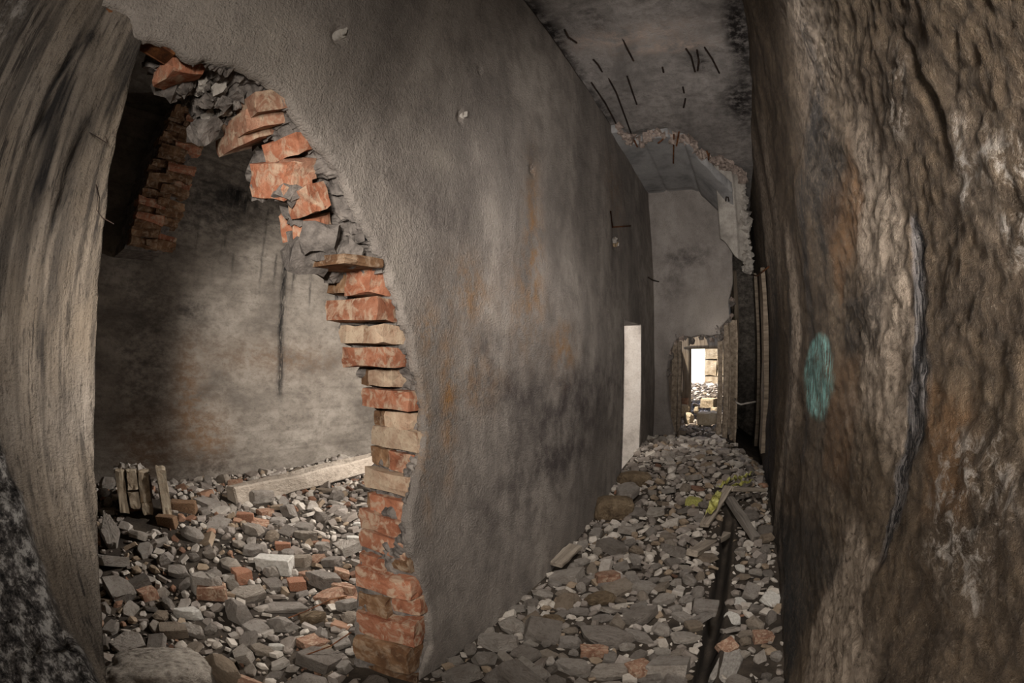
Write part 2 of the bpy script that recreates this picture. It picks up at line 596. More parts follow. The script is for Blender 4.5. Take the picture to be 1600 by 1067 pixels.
def hit_ground(px, py):
    v = pxdir(px, py)
    t = 0.2
    while t < 14:
        p = v * t
        if p.z + H < float(ground(p.x, p.y)):
            break
        t += 0.01
    return Vector((v.x * t, v.y * t, v.z * t + H)), t


gx = np.r_[np.arange(-3.75, -1.0, 0.06), np.arange(-1.0, -.06, 0.03), np.arange(-.06, .12, .01), np.arange(.12, .46, .03)]
gy = np.r_[np.arange(-1.7, 0.0, 0.1), np.arange(0.0, 10.6, 0.06)]
fl = panel('floor', gx, gy, lambda u, v, h: np.stack([u, v, ground(u, v)], 1), SOIL, smooth=True)
structure(fl, 'dark dusty soil floor under the rubble')

# ------------------------------------------------------------------ left wall: plastered brick partition with a broken doorway
PE = [(655, 1067), (676, 1010), (670, 950), (655, 900), (640, 850), (640, 800), (652, 750), (664, 700), (664, 640), (658, 600), (650, 560),
      (640, 520), (628, 480), (612, 437), (603, 410), (585, 380), (566, 345), (548, 300), (526, 262), (500, 225), (478, 195), (452, 158),
      (423, 128), (386, 105), (345, 97), (300, 88), (267, 70), (216, 50), (205, 20), (165, 0)]
SE = [(548, 1067), (552, 1000), (553, 950), (557, 900), (562, 850), (570, 800), (576, 745), (588, 700), (590, 650), (572, 605), (548, 565),
      (533, 525), (516, 490), (516, 440), (468, 412), (462, 380), (458, 345), (442, 312), (404, 278), (407, 238), (374, 225), (345, 205),
      (330, 190), (300, 184), (283, 172), (282, 152), (256, 130), (240, 85), (222, 60), (200, 30)]
PE3 = [atX(x, y, -D0) for x, y in PE]
SE3 = [atX(x, y, -D0 - 0.25) for x, y in SE]
pe = resample([(p.y, p.z) for p in PE3], 220)
jit = np.stack([fbm(np.arange(220) * .35, np.zeros(220), 3, 3), fbm(np.arange(220) * .35, np.ones(220) * 7, 4, 3)], 1) * 0.014
pe = pe + jit
DZ0, DZ1, DY0, DY1 = -0.1, 1.63, 3.98, 4.72
ZC = 3.42
outline = [(1.12, -0.15)] + [tuple(p) for p in pe] + [(-0.12, 2.3), (-0.15, ZC), (YE + .05, ZC), (YE + .05, -0.15), (DY1, -0.15), (DY1, DZ1), (DY0, DZ1 - .02), (DY0 - .02, -0.15)]


def blob(u, v, cu, cv, su, sv, ang=0.0):
    c, s = math.cos(ang), math.sin(ang)
    a, b = (u - cu) * c + (v - cv) * s, -(u - cu) * s + (v - cv) * c
    return np.exp(-(a / su) ** 2 - (b / sv) ** 2)


def left_mask(u, v):
    r = np.zeros_like(u)
    g = np.zeros_like(u)
    b = np.zeros_like(u)
    for px, py, su, sv, w in ((832, 370, .10, .35, .9), (670, 515, .06, .07, 1), (735, 455, .14, .12, .8), (880, 545, .18, .14, .9), (700, 640, .05, .25, .8),
                              (740, 600, .2, .12, .5), (960, 300, .3, .3, .35), (820, 480, .2, .2, .5), (665, 700, .03, .2, .9)):
        p = atX(px, py, -D0)
        r += w * blob(u, v, p.y, p.z, su, sv)
    for px, py, su, sv, w in ((935, 600, .75, .14, 1.0), (900, 680, .9, .2, .8), (790, 620, .35, .10, .9), (760, 560, .12, .10, .7), (660, 280, .20, .10, .5), (800, 800, .6, .25, .5),
                              (700, 350, .3, .08, .5), (880, 660, .5, .35, .6), (1005, 380, .4, .8, .3)):
        p = atX(px, py, -D0)
        g += w * blob(u, v, p.y, p.z, su, sv)
    for px, py, su, sv, w in ((420, 60, .3, .15, .6), (690, 250, .1, .08, .6), (620, 400, .05, .2, .4), (770, 340, .1, .1, .3)):
        p = atX(px, py, -D0)
        b += w * blob(u, v, p.y, p.z, su, sv)
    return np.clip(np.stack([r, g, b], 1), 0, 1)


def left_disp(u, v):
    h = 0.012 * fbm(u * 1.3, v * 1.3, 21, 3) + 0.004 * fbm(u * 9, v * 9, 22, 4)
    for px, py, s in ((530, 55, .022), (720, 182, .018), (750, 110, .012), (830, 265, .02), (960, 380, .03)):
        p = atX(px, py, -D0)
        h = h - 0.03 * np.exp(-(((u - p.y) / s) ** 2 + ((v - p.z) / (s * 1.4)) ** 2) ** 2)
    return h


us = np.r_[np.arange(-0.2, 1.8, 0.014), np.arange(1.8, 3.2, 0.022), np.arange(3.2, YE + 0.06, 0.03)]
vs = np.arange(-0.15, ZC + 0.02, 0.018)
wl = panel('wall_left', us, vs, lambda u, v, h: np.stack([-D0 + h, u, v], 1), PLASTER, polys=outline, thick=0.03, mask=left_mask, disp=left_disp)
structure(wl, 'grey plastered brick wall with a broken doorway into the side chamber')
# the broken face between the plaster edge and the chamber side
N = 320
A = np.array([(p.x, p.y, p.z) for p in PE3])
B = np.array([(p.x, p.y, p.z) for p in SE3])
fine_t = np.linspace(0, len(PE) - 1, N)
ip = lambda Q: np.stack([np.interp(fine_t, np.arange(len(PE)), Q[:, k]) for k in range(3)], 1)
A, B = ip(A), ip(B)
A[:, 0] = -D0 - 0.018
R = 18
cen = np.array([0.55, 1.0])
CV = []
for i in range(R + 1):
    t = i / R
    P_ = A * (1 - t) + B * t
    dirn = P_[:, 1:] - cen
    dirn /= np.linalg.norm(dirn, axis=1)[:, None]
    am = 0.040 * fbm(np.arange(N) * 0.22, np.full(N, t * 5.0), 33, 4) + 0.016 * fbm(np.arange(N) * 0.9, np.full(N, t * 16.0), 34, 2) + 0.016 * t + .004
    P_ = P_.copy()
    P_[:, 1:] += dirn * (am * (1.0 if 0 < i else 0.4))[:, None]
    CV.append(P_)
CV = np.concatenate(CV)
CF = [(i * N + j, i * N + j + 1, (i + 1) * N + j + 1, (i + 1) * N + j) for i in range(R) for j in range(N - 1)]
core = mesh_obj('mortar_core', CV, CF, MORTAR, wl, smooth=False)
core['label'] = 'rough grey mortar of the broken doorway edge'
# chamber side of the partition
so = [(1.0, -0.15)] + [(p.y + .02, p.z + .02) for p in SE3] + [(-0.12, 2.3), (-0.15, ZC), (YE + .05, ZC), (YE + .05, -0.15), (DY1, -0.15), (DY1, DZ1), (DY0, DZ1), (DY0, -0.15)]
panel('chamber_face', np.arange(-0.2, YE + .06, 0.05), np.arange(-0.15, ZC + .02, 0.05), lambda u, v, h: np.stack([np.full_like(u, -D0 - .25), u, v], 1), MORTAR, polys=so, parent=wl)
# reveal of the side doorway (jambs and head)
rv = []


def box_bm(bm, c, s, rot=None, jitter=0.0):
    M = Matrix.Translation(c) @ (rot.to_4x4() if rot else Matrix()) @ Matrix.Diagonal((*s, 1))
    r = bmesh.ops.create_cube(bm, size=1.0, matrix=M)
    if jitter:
        for v in r['verts']:
            v.co += Vector([random.uniform(-jitter, jitter) for _ in range(3)])
    return r['verts']


def bm_obj(name, bm, mat, parent=None, smooth=False, bevel=0.0, seg=1):
    if bevel:
        bmesh.ops.bevel(bm, geom=list(bm.edges), offset=bevel, segments=seg, affect='EDGES', profile=0.6)
    bmesh.ops.recalc_face_normals(bm, faces=bm.faces)
    me = bpy.data.meshes.new(name)
    bm.to_mesh(me)
    bm.free()
    if smooth:
        me.polygons.foreach_set('use_smooth', np.ones(len(me.polygons), bool))
    me.materials.append(mat)
    o = bpy.data.objects.new(name, me)
    COL.objects.link(o)
    if parent:
        o.parent = parent
    return o


PALEPL = m_simple('pale_limewashed_plaster', srgb(150, 141, 132), srgb(192, 182, 172), srgb(206, 198, 189), 5, 60, 0.006)
panel('jamb', np.linspace(-D0 - .25, -D0 + .002, 12), np.linspace(-.1, DZ1, 60), lambda u, v, h: np.stack([u, DY1 - .005 + h, v], 1), PALEPL, parent=wl,
      disp=lambda u, v: -0.008 * fbm(u * 8, v * 4, 71, 4))
panel('jamb', np.linspace(-D0 - .25, -D0 + .002, 4), np.linspace(-.1, DZ1, 8), lambda u, v, h: np.stack([u, DY0 + .002 + h, v], 1), MORTAR, parent=wl)
panel('head', np.linspace(-D0 - .25, -D0 + .002, 4), np.linspace(DY0, DY1, 8), lambda u, v, h: np.stack([u, v, DZ1 + 0 * u - .01], 1), MORTAR, parent=wl)


# ---- bricks of the broken edge
def brick_mesh(L, Wd, Hh, seed, rough=0.10, bev=0.006):
    r = random.Random(seed)
    bm = bmesh.new()
    bmesh.ops.create_cube(bm, size=1.0, matrix=Matrix.Diagonal((L, Wd, Hh, 1)))
    bmesh.ops.subdivide_edges(bm, edges=list(bm.edges), cuts=2, use_grid_fill=True)
    for v in bm.verts:
        k = rough * min(Hh, .07)
        edge = sum(abs(abs(c) - e / 2) < 1e-5 for c, e in zip(v.co, (L, Wd, Hh)))
        amp = k * (0.25 if edge == 1 else 0.5 if edge == 2 else 0.9)
        v.co += Vector([r.uniform(-amp, amp) for _ in range(3)])
        if edge == 3 or (edge == 2 and r.random() < .5):
            v.co *= r.uniform(0.93, 0.995)
    bmesh.ops.triangulate(bm, faces=list(bm.faces))
    bmesh.ops.recalc_face_normals(bm, faces=bm.faces)
    me = bpy.data.meshes.new('brick')
    bm.to_mesh(me)
    bm.free()
    return me


def put_brick(me, mat, M, parent, name='brick'):
    me.materials.clear()
    me.materials.append(mat)
    o = bpy.data.objects.new(name, me)
    COL.objects.link(o)
    o.matrix_world = M
    o.parent = parent
    return o


_seed = [100]


def edge_brick(x0, y0, x1, y1, fa, fb, mat, dep=0.13, proud=0.0, tilt=0.0):
    """A brick of the doorway edge whose visible end spans the photo rectangle; fa..fb = where its end lies across the wall thickness (0 chamber face .. 1 plaster face)."""
    _seed[0] += 1
    xa, xb = -D0 - .25 + .25 * fa, -D0 - .25 + .25 * fb
    ym = (y0 + y1) / 2
    a, b = atX(x0, ym, xa), atX(x1, ym, xb)
    h = (atX((x0 + x1) / 2, y0, (xa + xb) / 2) - atX((x0 + x1) / 2, y1, (xa + xb) / 2)).z
    h = max(h, 0.03)
    ex = (b - a)
    L = math.hypot(ex.x, ex.y)
    ex.z = 0
    ex.normalize()
    ez = Vector((0, 0, 1))
    ey = Vector((0, 1, 0))                 # into the wall
    c = (a + b) / 2 + ey * (dep / 2 - proud)
    c.z = (a.z + b.z) / 2
    me = brick_mesh(L, dep, h, _seed[0], 0.09)
    M = Matrix.Translation(c) @ Matrix((ex, ey, ez)).transposed().to_4x4() @ Matrix.Rotation(tilt, 4, 'Y')
    return put_brick(me, mat, M, wl)


for (x0, y0, x1, y1, fa, fb, mt, kw) in [
    (514, 422, 538, 459, 0, .35, BRICKD, {}), (540, 419, 577, 459, .4, .85, BRICK, {}),
    (505, 467, 596, 501, 0, .85, BRICK, {'proud': .012}),
    (526, 508, 567, 537, 0, .45, BRICKY, {}), (569, 508, 598, 537, .48, .85, BRICKY, {}),
    (536, 543, 606, 573, 0, .82, BRICK, {'proud': .008}),
    (565, 576, 580, 603, 0, .2, BRICKD, {}), (577, 577, 613, 604, .2, .68, BRICKY, {}),
    (566, 608, 641, 638, 0, .9, BRICK, {'proud': .008}),
    (586, 642, 603, 669, 0, .25, BRICKD, {}), (605, 643, 638, 671, .3, .8, BRICKY, {}),
    (585, 668, 653, 701, 0, .95, BRICKY, {'proud': .008}),
    (580, 700, 607, 727, 0, .35, BRICKD, {}), (609, 709, 648, 739, .4, .9, BRICK, {}),
    (576, 738, 637, 769, 0, .9, BRICKY, {'proud': .01}),
    (572, 772, 600, 800, 0, .35, BRICKD, {}), (582, 779, 638, 811, .15, .95, BRICK, {}),
    (567, 803, 626, 833, 0, .8, BRICK, {'proud': .01}),
    (563, 836, 632, 866, 0, .9, BRICK, {}),
    (560, 868, 600, 894, 0, .5, BRICK, {}), (603, 866, 640, 892, .5, .95, BRICKD, {}),
    (552, 894, 645, 926, 0, .95, BRICK, {'proud': .01}),
    (556, 930, 602, 960, 0, .5, BRICKD, {}), (606, 928, 655, 958, .5, .95, BRICK, {}),
    (553, 962, 650, 998, 0, .9, BRICK, {'proud': .015}),
    (550, 1003, 640, 1040, 0, .9, BRICKD, {'proud': .015}),
    (550, 1043, 650, 1080, 0, .9, BRICKD, {'proud': .0}),
]:
    edge_brick(x0, y0, x1, y1, fa, fb, mt, **kw)


def over_brick(cx, cy, X, L, Wd, Hh, rx, ry, rz, mat, nm='brick', rough=0.12):
    _seed[0] += 1
    p = atX(cx, cy, X)
    M = Matrix.Translation(p) @ Euler((math.radians(rx), math.radians(ry), math.radians(rz))).to_matrix().to_4x4()
    return put_brick(brick_mesh(L, Wd, Hh, _seed[0], rough), mat, M, wl, nm)


# loosened bricks of the head, seen from below (local x across the wall, y along it)
over_brick(438, 280, -1.09, .15, .11, .10, 24, 14, 12, BRICK)
over_brick(425, 255, -1.15, .10, .08, .07, 30, 5, 40, MORTAR, 'mortar_lump', .3)
over_brick(462, 262, -1.05, .09, .08, .06, 30, 25, 10, BRICKF2)
over_brick(412, 292, -1.15, .05, .06, .06, 30, 5, 40, MORTAR, 'mortar_lump', .3)
over_brick(481, 314, -1.03, .10, .07, .08, 30, 0, 0, BRICK)
over_brick(452, 228, -1.05, .14, .08, .06, 35, 0, 10, BRICK)
over_brick(414, 163, -1.03, .12, .13, .06, 30, 10, -4, BRICKF2)
over_brick(402, 190, -1.10, .18, .16, .065, 30, 8, -6, BRICKF2)
over_brick(390, 212, -1.15, .18, .15, .055, 30, 6, -4, BRICKF2)
over_brick(280, 110, -1.05, .10, .11, .06, 24, 0, 10, BRICK)
over_brick(488, 356, -1.08, .10, .07, .07, 26, 0, 20, BRICK)
over_brick(500, 385, -1.08, .12, .09, .07, 16, 0, 20, MORTAR, 'mortar_lump', 0.25)
over_brick(470, 350, -1.14, .12, .06, .09, 26, 0, 20, BRICK)
over_brick(527, 413, -1.06, .24, .16, .028, 4, 2, 0, BRICKD)
for cx, cy, X, s, sd in ((482, 395, -1.12, .10, 1), (500, 372, -1.05, .08, 2), (415, 265, -1.17, .07, 3), (465, 335, -1.1, .05, 4), (447, 300, -1.05, .05, 5), (268, 128, -1.12, .07, 6),
                         (248, 98, -1.1, .06, 7), (318, 200, -1.15, .055, 8), (520, 425, -1.15, .05, 9), (545, 395, -1.0, .05, 10)):
    over_brick(cx, cy, X, s * 1.3, s * 1.2, s, sd * 37 % 60, sd * 53 % 50, sd * 71 % 90, MORTAR, 'mortar_lump', 0.3)
rr = random.Random(5)
for k in range(34):                         # pebbly concrete lump in the head
    t = rr.random()
    cx, cy = 288 + 95 * t + rr.uniform(-8, 8), 150 + 25 * t + rr.uniform(-24, 20)
    s = rr.uniform(.015, .036)
    over_brick(cx, cy, -1.04 - .08 * rr.random() - (.06 if cy > 165 else 0), s * 1.3, s * 1.2, s, rr.uniform(0, 180), rr.uniform(0, 180), rr.uniform(0, 180), MORTAR if k % 3 else PALEC, 'mortar_lump', 0.3)


# rusty angle lintel at the head of the broken doorway
def rod(name, pts, r, mat, parent=None, seg=6):
    V, F = [], []
    pts = [Vector(p) for p in pts]
    for i, p in enumerate(pts):
        t = (pts[min(i + 1, len(pts) - 1)] - pts[max(i - 1, 0)]).normalized()
        a = t.orthogonal().normalized()
        b = t.cross(a)
        for k in range(seg):
            an = 2 * math.pi * k / seg
            V.append(p + (a * math.cos(an) + b * math.sin(an)) * r)
    n = len(pts)
    for i in range(n - 1):
        for k in range(seg):
            F.append((i * seg + k, i * seg + (k + 1) % seg, (i + 1) * seg + (k + 1) % seg, (i + 1) * seg + k))
    F.append(tuple(range(seg - 1, -1, -1)))
    F.append(tuple((n - 1) * seg + k for k in range(seg)))
    return mesh_obj(name, V, F, mat, parent, smooth=seg > 5)


def beam(name, a, b, w, h, mat, parent=None, up=(0, 0, 1), bevel=0.003, jit=0.002):
    a, b = Vector(a), Vector(b)
    ex = (b - a).normalized()
    ey = Vector(up).cross(ex).normalized()
    ez = ex.cross(ey)
    bm = bmesh.new()
    L = (b - a).length
    r = bmesh.ops.create_cube(bm, size=1.0, matrix=Matrix.Diagonal((L, w, h, 1)))
    es = [e for e in bm.edges if abs((e.verts[0].co - e.verts[1].co).x) > L * .9]
    bmesh.ops.subdivide_edges(bm, edges=es, cuts=5, use_grid_fill=True)
    for v in bm.verts:
        v.co += Vector([random.uniform(-jit, jit) for _ in range(3)])
    M = Matrix.Translation((a + b) / 2) @ Matrix((ex, ey, ez)).transposed().to_4x4()
    o = bm_obj(name, bm, mat, parent, bevel=bevel)
    o.matrix_world = M
    return o


lb = beam('angle_lintel', atX(160, 24, -1.0), atX(268, 92, -1.0), 0.06, 0.008, RUST, wl)
lb['label'] = 'rusty steel angle in the head of the broken doorway'
beam('angle_lintel', atX(163, 32, -1.03), atX(266, 93, -1.03), 0.008, 0.045, RUST, wl)['label'] = 'rusty upright leg of the steel angle'

# fittings left on the wall
for px, py, s in ((530, 55, .022), (720, 182, .018)):
    p = atX(px, py, -D0 - .018)
    bm = bmesh.new()
    bmesh.ops.create_cone(bm, cap_ends=True, segments=14, radius1=s * 1.0, radius2=s * .8, depth=.03, matrix=Matrix.Translation(p) @ Matrix.Rotation(math.pi / 2, 4, 'Y'))
    box_bm(bm, p + Vector((.022, 0, .004)), (.02, .006, .026))
    o = bm_obj('wall_box', bm, PALEC, wl, bevel=.001)
    o['label'] = 'pale remains of a round electrical box'
p = atX(960, 381, -D0)
for k in range(7):
    bm = bmesh.new()
    s = rr.uniform(.016, .03)
    bmesh.ops.create_icosphere(bm, subdivisions=1, radius=s, matrix=Matrix.Translation(p + Vector((.004, rr.uniform(-.05, .07), rr.uniform(-.05, .04)))) @ Matrix.Diagonal((.8, 1, 1.2, 1)))
    for v in bm.verts:
        v.co += Vector([rr.uniform(-.006, .006) for _ in range(3)])
    bm_obj('plug_lump', bm, BROWNST if k % 2 else PALEC, wl)
q0, q1, q2 = atX(954, 330, -D0 + .02), atX(957, 355, -D0 + .03), atX(985, 353, -D0 + .05)
rod('bent_rod', [q0, q1, (q1 + q2) / 2 + Vector((.01, 0, 0)), q2], .007, RUST, wl)
rod('bent_rod', [atX(1012, 433, -D0 + .0), atX(1020, 438, -D0 + .05), atX(1029, 440, -D0 + .07)], .008, DARKSTEEL, wl)

# ------------------------------------------------------------------ near pillar at the left of the doorway
pr = resample([(p.y, p.z) for p in [atX(x, y, -.97) for x, y in ((260, 10), (222, 60), (185, 200), (160, 380), (150, 560), (148, 650), (152, 800), (158, 930), (165, 1060))]], 60)
pr = pr + np.stack([.006 * fbm(np.arange(60) * .5, np.zeros(60), 8, 3), np.zeros(60)], 1)
pout = [(pr[0][0], ZC), *[tuple(p) for p in pr], (0.0, 0.3), (-0.05, -.15), (-1.4, -.15), (-1.4, ZC)]
pl_edge = [(p.y, p.z) for p in [atX(x, y, -.97) for x, y in ((-40, 560), (0, 700), (32, 790), (62, 880), (105, 985), (152, 1067))]] + [(0.06, .3), (0.06, -.3)]


def left_of(poly, u, v):
    yb = np.interp(-v, [-p[1] for p in poly], [p[0] for p in poly])
    return u - yb


def pil_rough(u, v):
    lo = sm(0.012, -0.012, left_of(pl_edge, u, v) + .02 * fbm(u * 20, v * 12, 61, 3)) * sm(1.18, 1.08, v)
    hi = sm(-0.20, -0.27, u + .05 * fbm(u * 6, v * 4, 62, 3)) * sm(1.2, 1.45, v)
    return np.clip(lo, 0, 1), np.clip(hi, 0, 1)


def pil_disp(u, v):
    lo, hi = pil_rough(u, v)
    st = 0.005 * fbm(u * 20, v * 1.6, 51, 4) + 0.004 * ridge(u * 44, v * 1.6, 52, 3) + 0.006 * fbm(u * 2, v * 2, 53, 2) + .004 * fbm(u * 60, v * 30, 54, 3)
    for px, py, su, sv in ((118, 240, .010, .06), (97, 310, .008, .05), (103, 100, .006, .06), (68, 180, .006, .05)):
        p = atX(px, py, -.97)
        st = st - 0.03 * blob(u, v, p.y, p.z, su, sv, -.15)
    ro = 0.07 * fbm(u * 13, v * 11, 55, 5) + .03 * ridge(u * 22, v * 20, 57, 3) - 0.07
    return st * (1 - lo) + ro * lo + hi * 0.02 * fbm(u * 14, v * 12, 56, 4) + 0.02 * (left_of(pl_edge, u, v) > 0) * 0


def pil_mask(u, v):
    lo, hi = pil_rough(u, v)
    g = np.zeros_like(u)
    for px, py, su, sv in ((116, 240, .016, .07), (97, 310, .010, .06), (130, 200, .016, .05), (103, 100, .010, .09), (70, 180, .008, .05), (140, 60, .02, .03)):
        p = atX(px, py, -.97)
        g += blob(u, v, p.y, p.z, su, sv, -.15)
    g += .8 * (.35 + .65 * sm(1.1, 1.6, v)) * sm(.05, .35, fbm(u * 16, v * 3.0, 58, 4)) + .7 * sm(.15, .35, fbm(u * 34, v * 2.2, 59, 4))
    g += .8 * sm(.010, .0, np.abs(left_of(pl_edge, u, v))) * sm(1.18, 1.08, v)
    return np.clip(np.stack([0 * u, g, np.clip(lo + .35 * hi, 0, 1)], 1), 0, 1)


pil = panel('wall_pillar', np.r_[np.arange(-1.4, -.45, .05), np.arange(-.45, .30, 0.005)], np.arange(-.15, ZC + .02, 0.010), lambda u, v, h: np.stack([-.97 + h, u, v], 1), PILLAR,
            polys=pout, thick=0.30, mask=pil_mask, disp=pil_disp)
structure(pil, 'streaked board-marked concrete wall at the left of the broken doorway')
rod('wire', [atX(140, 207, -.96), atX(152, 214, -.945), atX(168, 224, -.94), atX(165, 213, -.95)], .0012, DARKSTEEL, pil, 4)
rod('wire', [atX(150, 288, -.96), atX(153, 305, -.95), atX(151, 328, -.95), atX(160, 340, -.95), atX(178, 350, -.95)], .0012, DARKSTEEL, pil, 4)

# ------------------------------------------------------------------ side chamber
BX = -3.6
drips = [(447, 398, 635, .035, 1), (461, 400, 470, .02, .9), (370, 296, 345, .10, 1), (348, 300, 330, .07, .8), (385, 310, 352, .03, .9), (400, 318, 345, .015, .7), (430, 402, 460, .012, .8), (486, 420, 500, .012, .7),
         (418, 330, 470, .010, .6), (350, 370, 420, .012, .7), (310, 350, 420, .014, .5), (365, 400, 440, .01, .6), (334, 420, 470, .01, .5)]


def back_mask(u, v):
    g, r, b = np.zeros_like(u), np.zeros_like(u), np.zeros_like(u)
    for px, y0, y1, w, a in drips:
        p0, p1 = atX(px, y0, BX), atX(px, y1, BX)
        g += a * np.exp(-((u - p0.y - .01 * fbm(v * 6, v * 0, int(px), 3)) / w) ** 2) * sm(p1.z - .05, p1.z + .25, v) * sm(p0.z + .06, p0.z - .02, v)
    for px, py, su, sv, w in ((230, 700, .25, .3, .7), (330, 690, .2, .25, .7), (290, 620, .15, .4, .7), (430, 560, .8, .15, .35)):
        p = atX(px, py, BX)
        r += w * blob(u, v, p.y, p.z, su, sv)
    for px, py, su, sv, w in ((330, 320, .5, .35, .9), (230, 560, .3, .9, .7), (420, 300, .5, .3, .6), (330, 730, .3, .12, .8), (300, 490, .15, .08, .8)):
        p = atX(px, py, BX)
        b += w * blob(u, v, p.y, p.z, su, sv)  # darker blotches, mostly at the top and left
    return np.clip(np.stack([r, g, b], 1), 0, 1)


def back_disp(u, v):
    zz = v + .015 * fbm(u * .8, v * 0, 41, 2)
    k = zz / 0.19
    gr = np.abs(k - np.round(k)) * 0.19
    lev = 0.010 * vnoise(np.floor(k + .5), np.zeros_like(u), 43)
    return lev - 0.012 * np.exp(-(gr / .010) ** 2) + 0.012 * fbm(u * 2, v * 4, 42, 4) + .004 * fbm(u * 14, v * 20, 44, 3)


bw = panel('wall_back', np.arange(-0.4, YE + .1, 0.022), np.arange(0.0, 3.2, 0.016), lambda u, v, h: np.stack([BX + h, u, v], 1), BACK, mask=back_mask, disp=back_disp)
structure(bw, 'dark-patched board-formed concrete wall with black drips at the back of the side chamber')
rc = panel('ceiling', np.arange(BX - .1, -D0 - .2, .08), np.arange(-.6, YE + .1, .08), lambda u, v, h: np.stack([u, v, 3.08 + h], 1), BACK, disp=lambda u, v: -.02 * fbm(u * 3, v * 3, 47, 4),
           mask=lambda u, v: np.stack([0 * u, 0 * u, 0 * u + .5], 1))
structure(rc, 'dark concrete ceiling of the side chamber')
o = panel('wall_chamber_near', np.arange(BX - .1, -1.1, .1), np.arange(-.1, 3.2, .1), lambda u, v, h: np.stack([u, -.35 + h, v], 1), BACK, disp=lambda u, v: .02 * fbm(u * 3, v * 3, 48, 4), mask=lambda u, v: np.stack([0 * u, 0 * u, 0 * u + .6], 1))
structure(o, 'dark near wall of the side chamber')
o = panel('wall_chamber_far', np.arange(BX - .1, -1.1, .1), np.arange(-.1, 3.2, .1), lambda u, v, h: np.stack([u, YE - .02 + h, v], 1), BACK, disp=lambda u, v: .02 * fbm(u * 3, v * 3, 49, 4), mask=lambda u, v: np.stack([0 * u, 0 * u, 0 * u], 1))
structure(o, 'far wall of the side chamber')

# hanging remains of a brick cross wall at the chamber's back
top, bot = atX(305, 190, BX + .30), atX(243, 388, BX + .30)
hang = mesh_obj('wall_cross', [(0, 0, 0)] * 0, [], None)
bpy.data.objects.remove(hang)
bm = bmesh.new()
for k in range(19):
    t = k / 18
    p = top.lerp(bot, t)
    box_bm(bm, p + Vector((-.10, -.11, 0)), (.34, .30, .085), jitter=.018)
hang = bm_obj('wall_cross', bm, MORTAR)
structure(hang, 'broken brick cross wall hanging from the chamber ceiling')
kk = 0
for k in range(19):
    t = k / 18
    p = top.lerp(bot, t)
    if k in (6, 7) or (k > 9 and k % 4 == 0):
        offs = (-.06,)
    else:
        offs = (-.075, .065)
    for j, ox in enumerate(offs):
        _seed[0] += 1
        kk += 1
        me = brick_mesh(.125, .24, .058, _seed[0], 0.25)
        # ends look towards the doorway
        M = Matrix.Translation(p + Vector((.065 + .02 * math.sin(kk * 2.1), ox * 1.0 - .07 + .01 * math.sin(kk), .006 * math.cos(kk * 3)))) @ Matrix.Rotation(math.radians(-62 + 5 * math.sin(kk)), 4, 'Z') @ Matrix.Rotation(math.pi / 2, 4, 'Z')
        M = Matrix.Translation(M.translation) @ Matrix.Rotation(math.radians(4 * math.sin(kk * 1.7)), 4, 'X')
        me2 = me
        put_brick(me2, BRICKD if kk % 4 else BRICK, M, hang)
put_brick(brick_mesh(.16, .16, .12, 777, .25), PALEC, Matrix.Translation(atX(325, 203, BX + .42)), hang, 'mortar_lump')

# ------------------------------------------------------------------ right wall (very close, deep relief)
az = np.radians(np.r_[np.linspace(97, 20, 330), np.linspace(19.8, 8, 90), np.linspace(7.9, 2.95, 60)])
ru = XR / np.tan(az)
ru = np.r_[np.arange(-1.7, ru[0] - .02, .06), ru]
vsR = np.r_[np.arange(-.15, .3, .016), np.arange(.3, 2.1, .0075), np.arange(2.1, ZC + .02, .016)]
RP = {k: atX(*k, XR) for k in [(1455, 140), (1372, 1045), (1275, 580), (1430, 350), (1440, 600), (1410, 750), (1378, 870), (1330, 880), (1300, 1000), (1345, 1040), (1370, 500), (1370, 300), (1405, 430), (1250, 40), (1270, 250),
                               (1240, 620), (1195, 500), (1215, 480), (1395, 640), (1320, 200), (1530, 260), (1500, 180), (1560, 900), (1500, 760), (1330, 640)]}
vein = [(RP[k].y, RP[k].z) for k in [(1430, 350), (1440, 600), (1410, 750), (1378, 870)]]


def dvein(u, v):
    P = np.stack([u, v], 1)
    _, d = seg_nearest(vein, P, closed=False)
    return d


def right_disp(u, v):
    near = sm(2.4, 0.9, u)
    w = u + .05 * fbm(u * 3, v * 3, 81, 3)
    z = v + .04 * fbm(u * 4, v * 4, 80, 3)
    big = 0.026 * fbm(u * 1.8, v * 1.6, 82, 3)
    rough = 0.016 * fbm(w * 6, z * 11, 83, 5) + 0.010 * (ridge(w * 5, z * 10, 84, 4) - .6) + .007 * fbm(w * 20, z * 36, 93, 3) + .004 * fbm(w * 45, z * 80, 94, 2)
    far = 0.016 * (ridge(u * 1.6, v * .25, 86, 3) - .5) + .012 * fbm(u * 2.2, v * 2.6, 87, 5) + .008 * fbm(u * 7, v * 13, 92, 4)
    h = big + rough * near + far * (1 - near) * 1.3
    d = dvein(u, v)
    h = h - .012 * np.exp(-(d / .028) ** 2) + .010 * ridge(u * 70, v * 6, 88, 2) * np.exp(-(d / .045) ** 2)
    h = h - .05 * blob(u, v, RP[(1455, 140)].y + .002, RP[(1455, 140)].z, .014, .075) - .06 * blob(u, v, RP[(1372, 1045)].y, RP[(1372, 1045)].z, .022, .03)
    return h


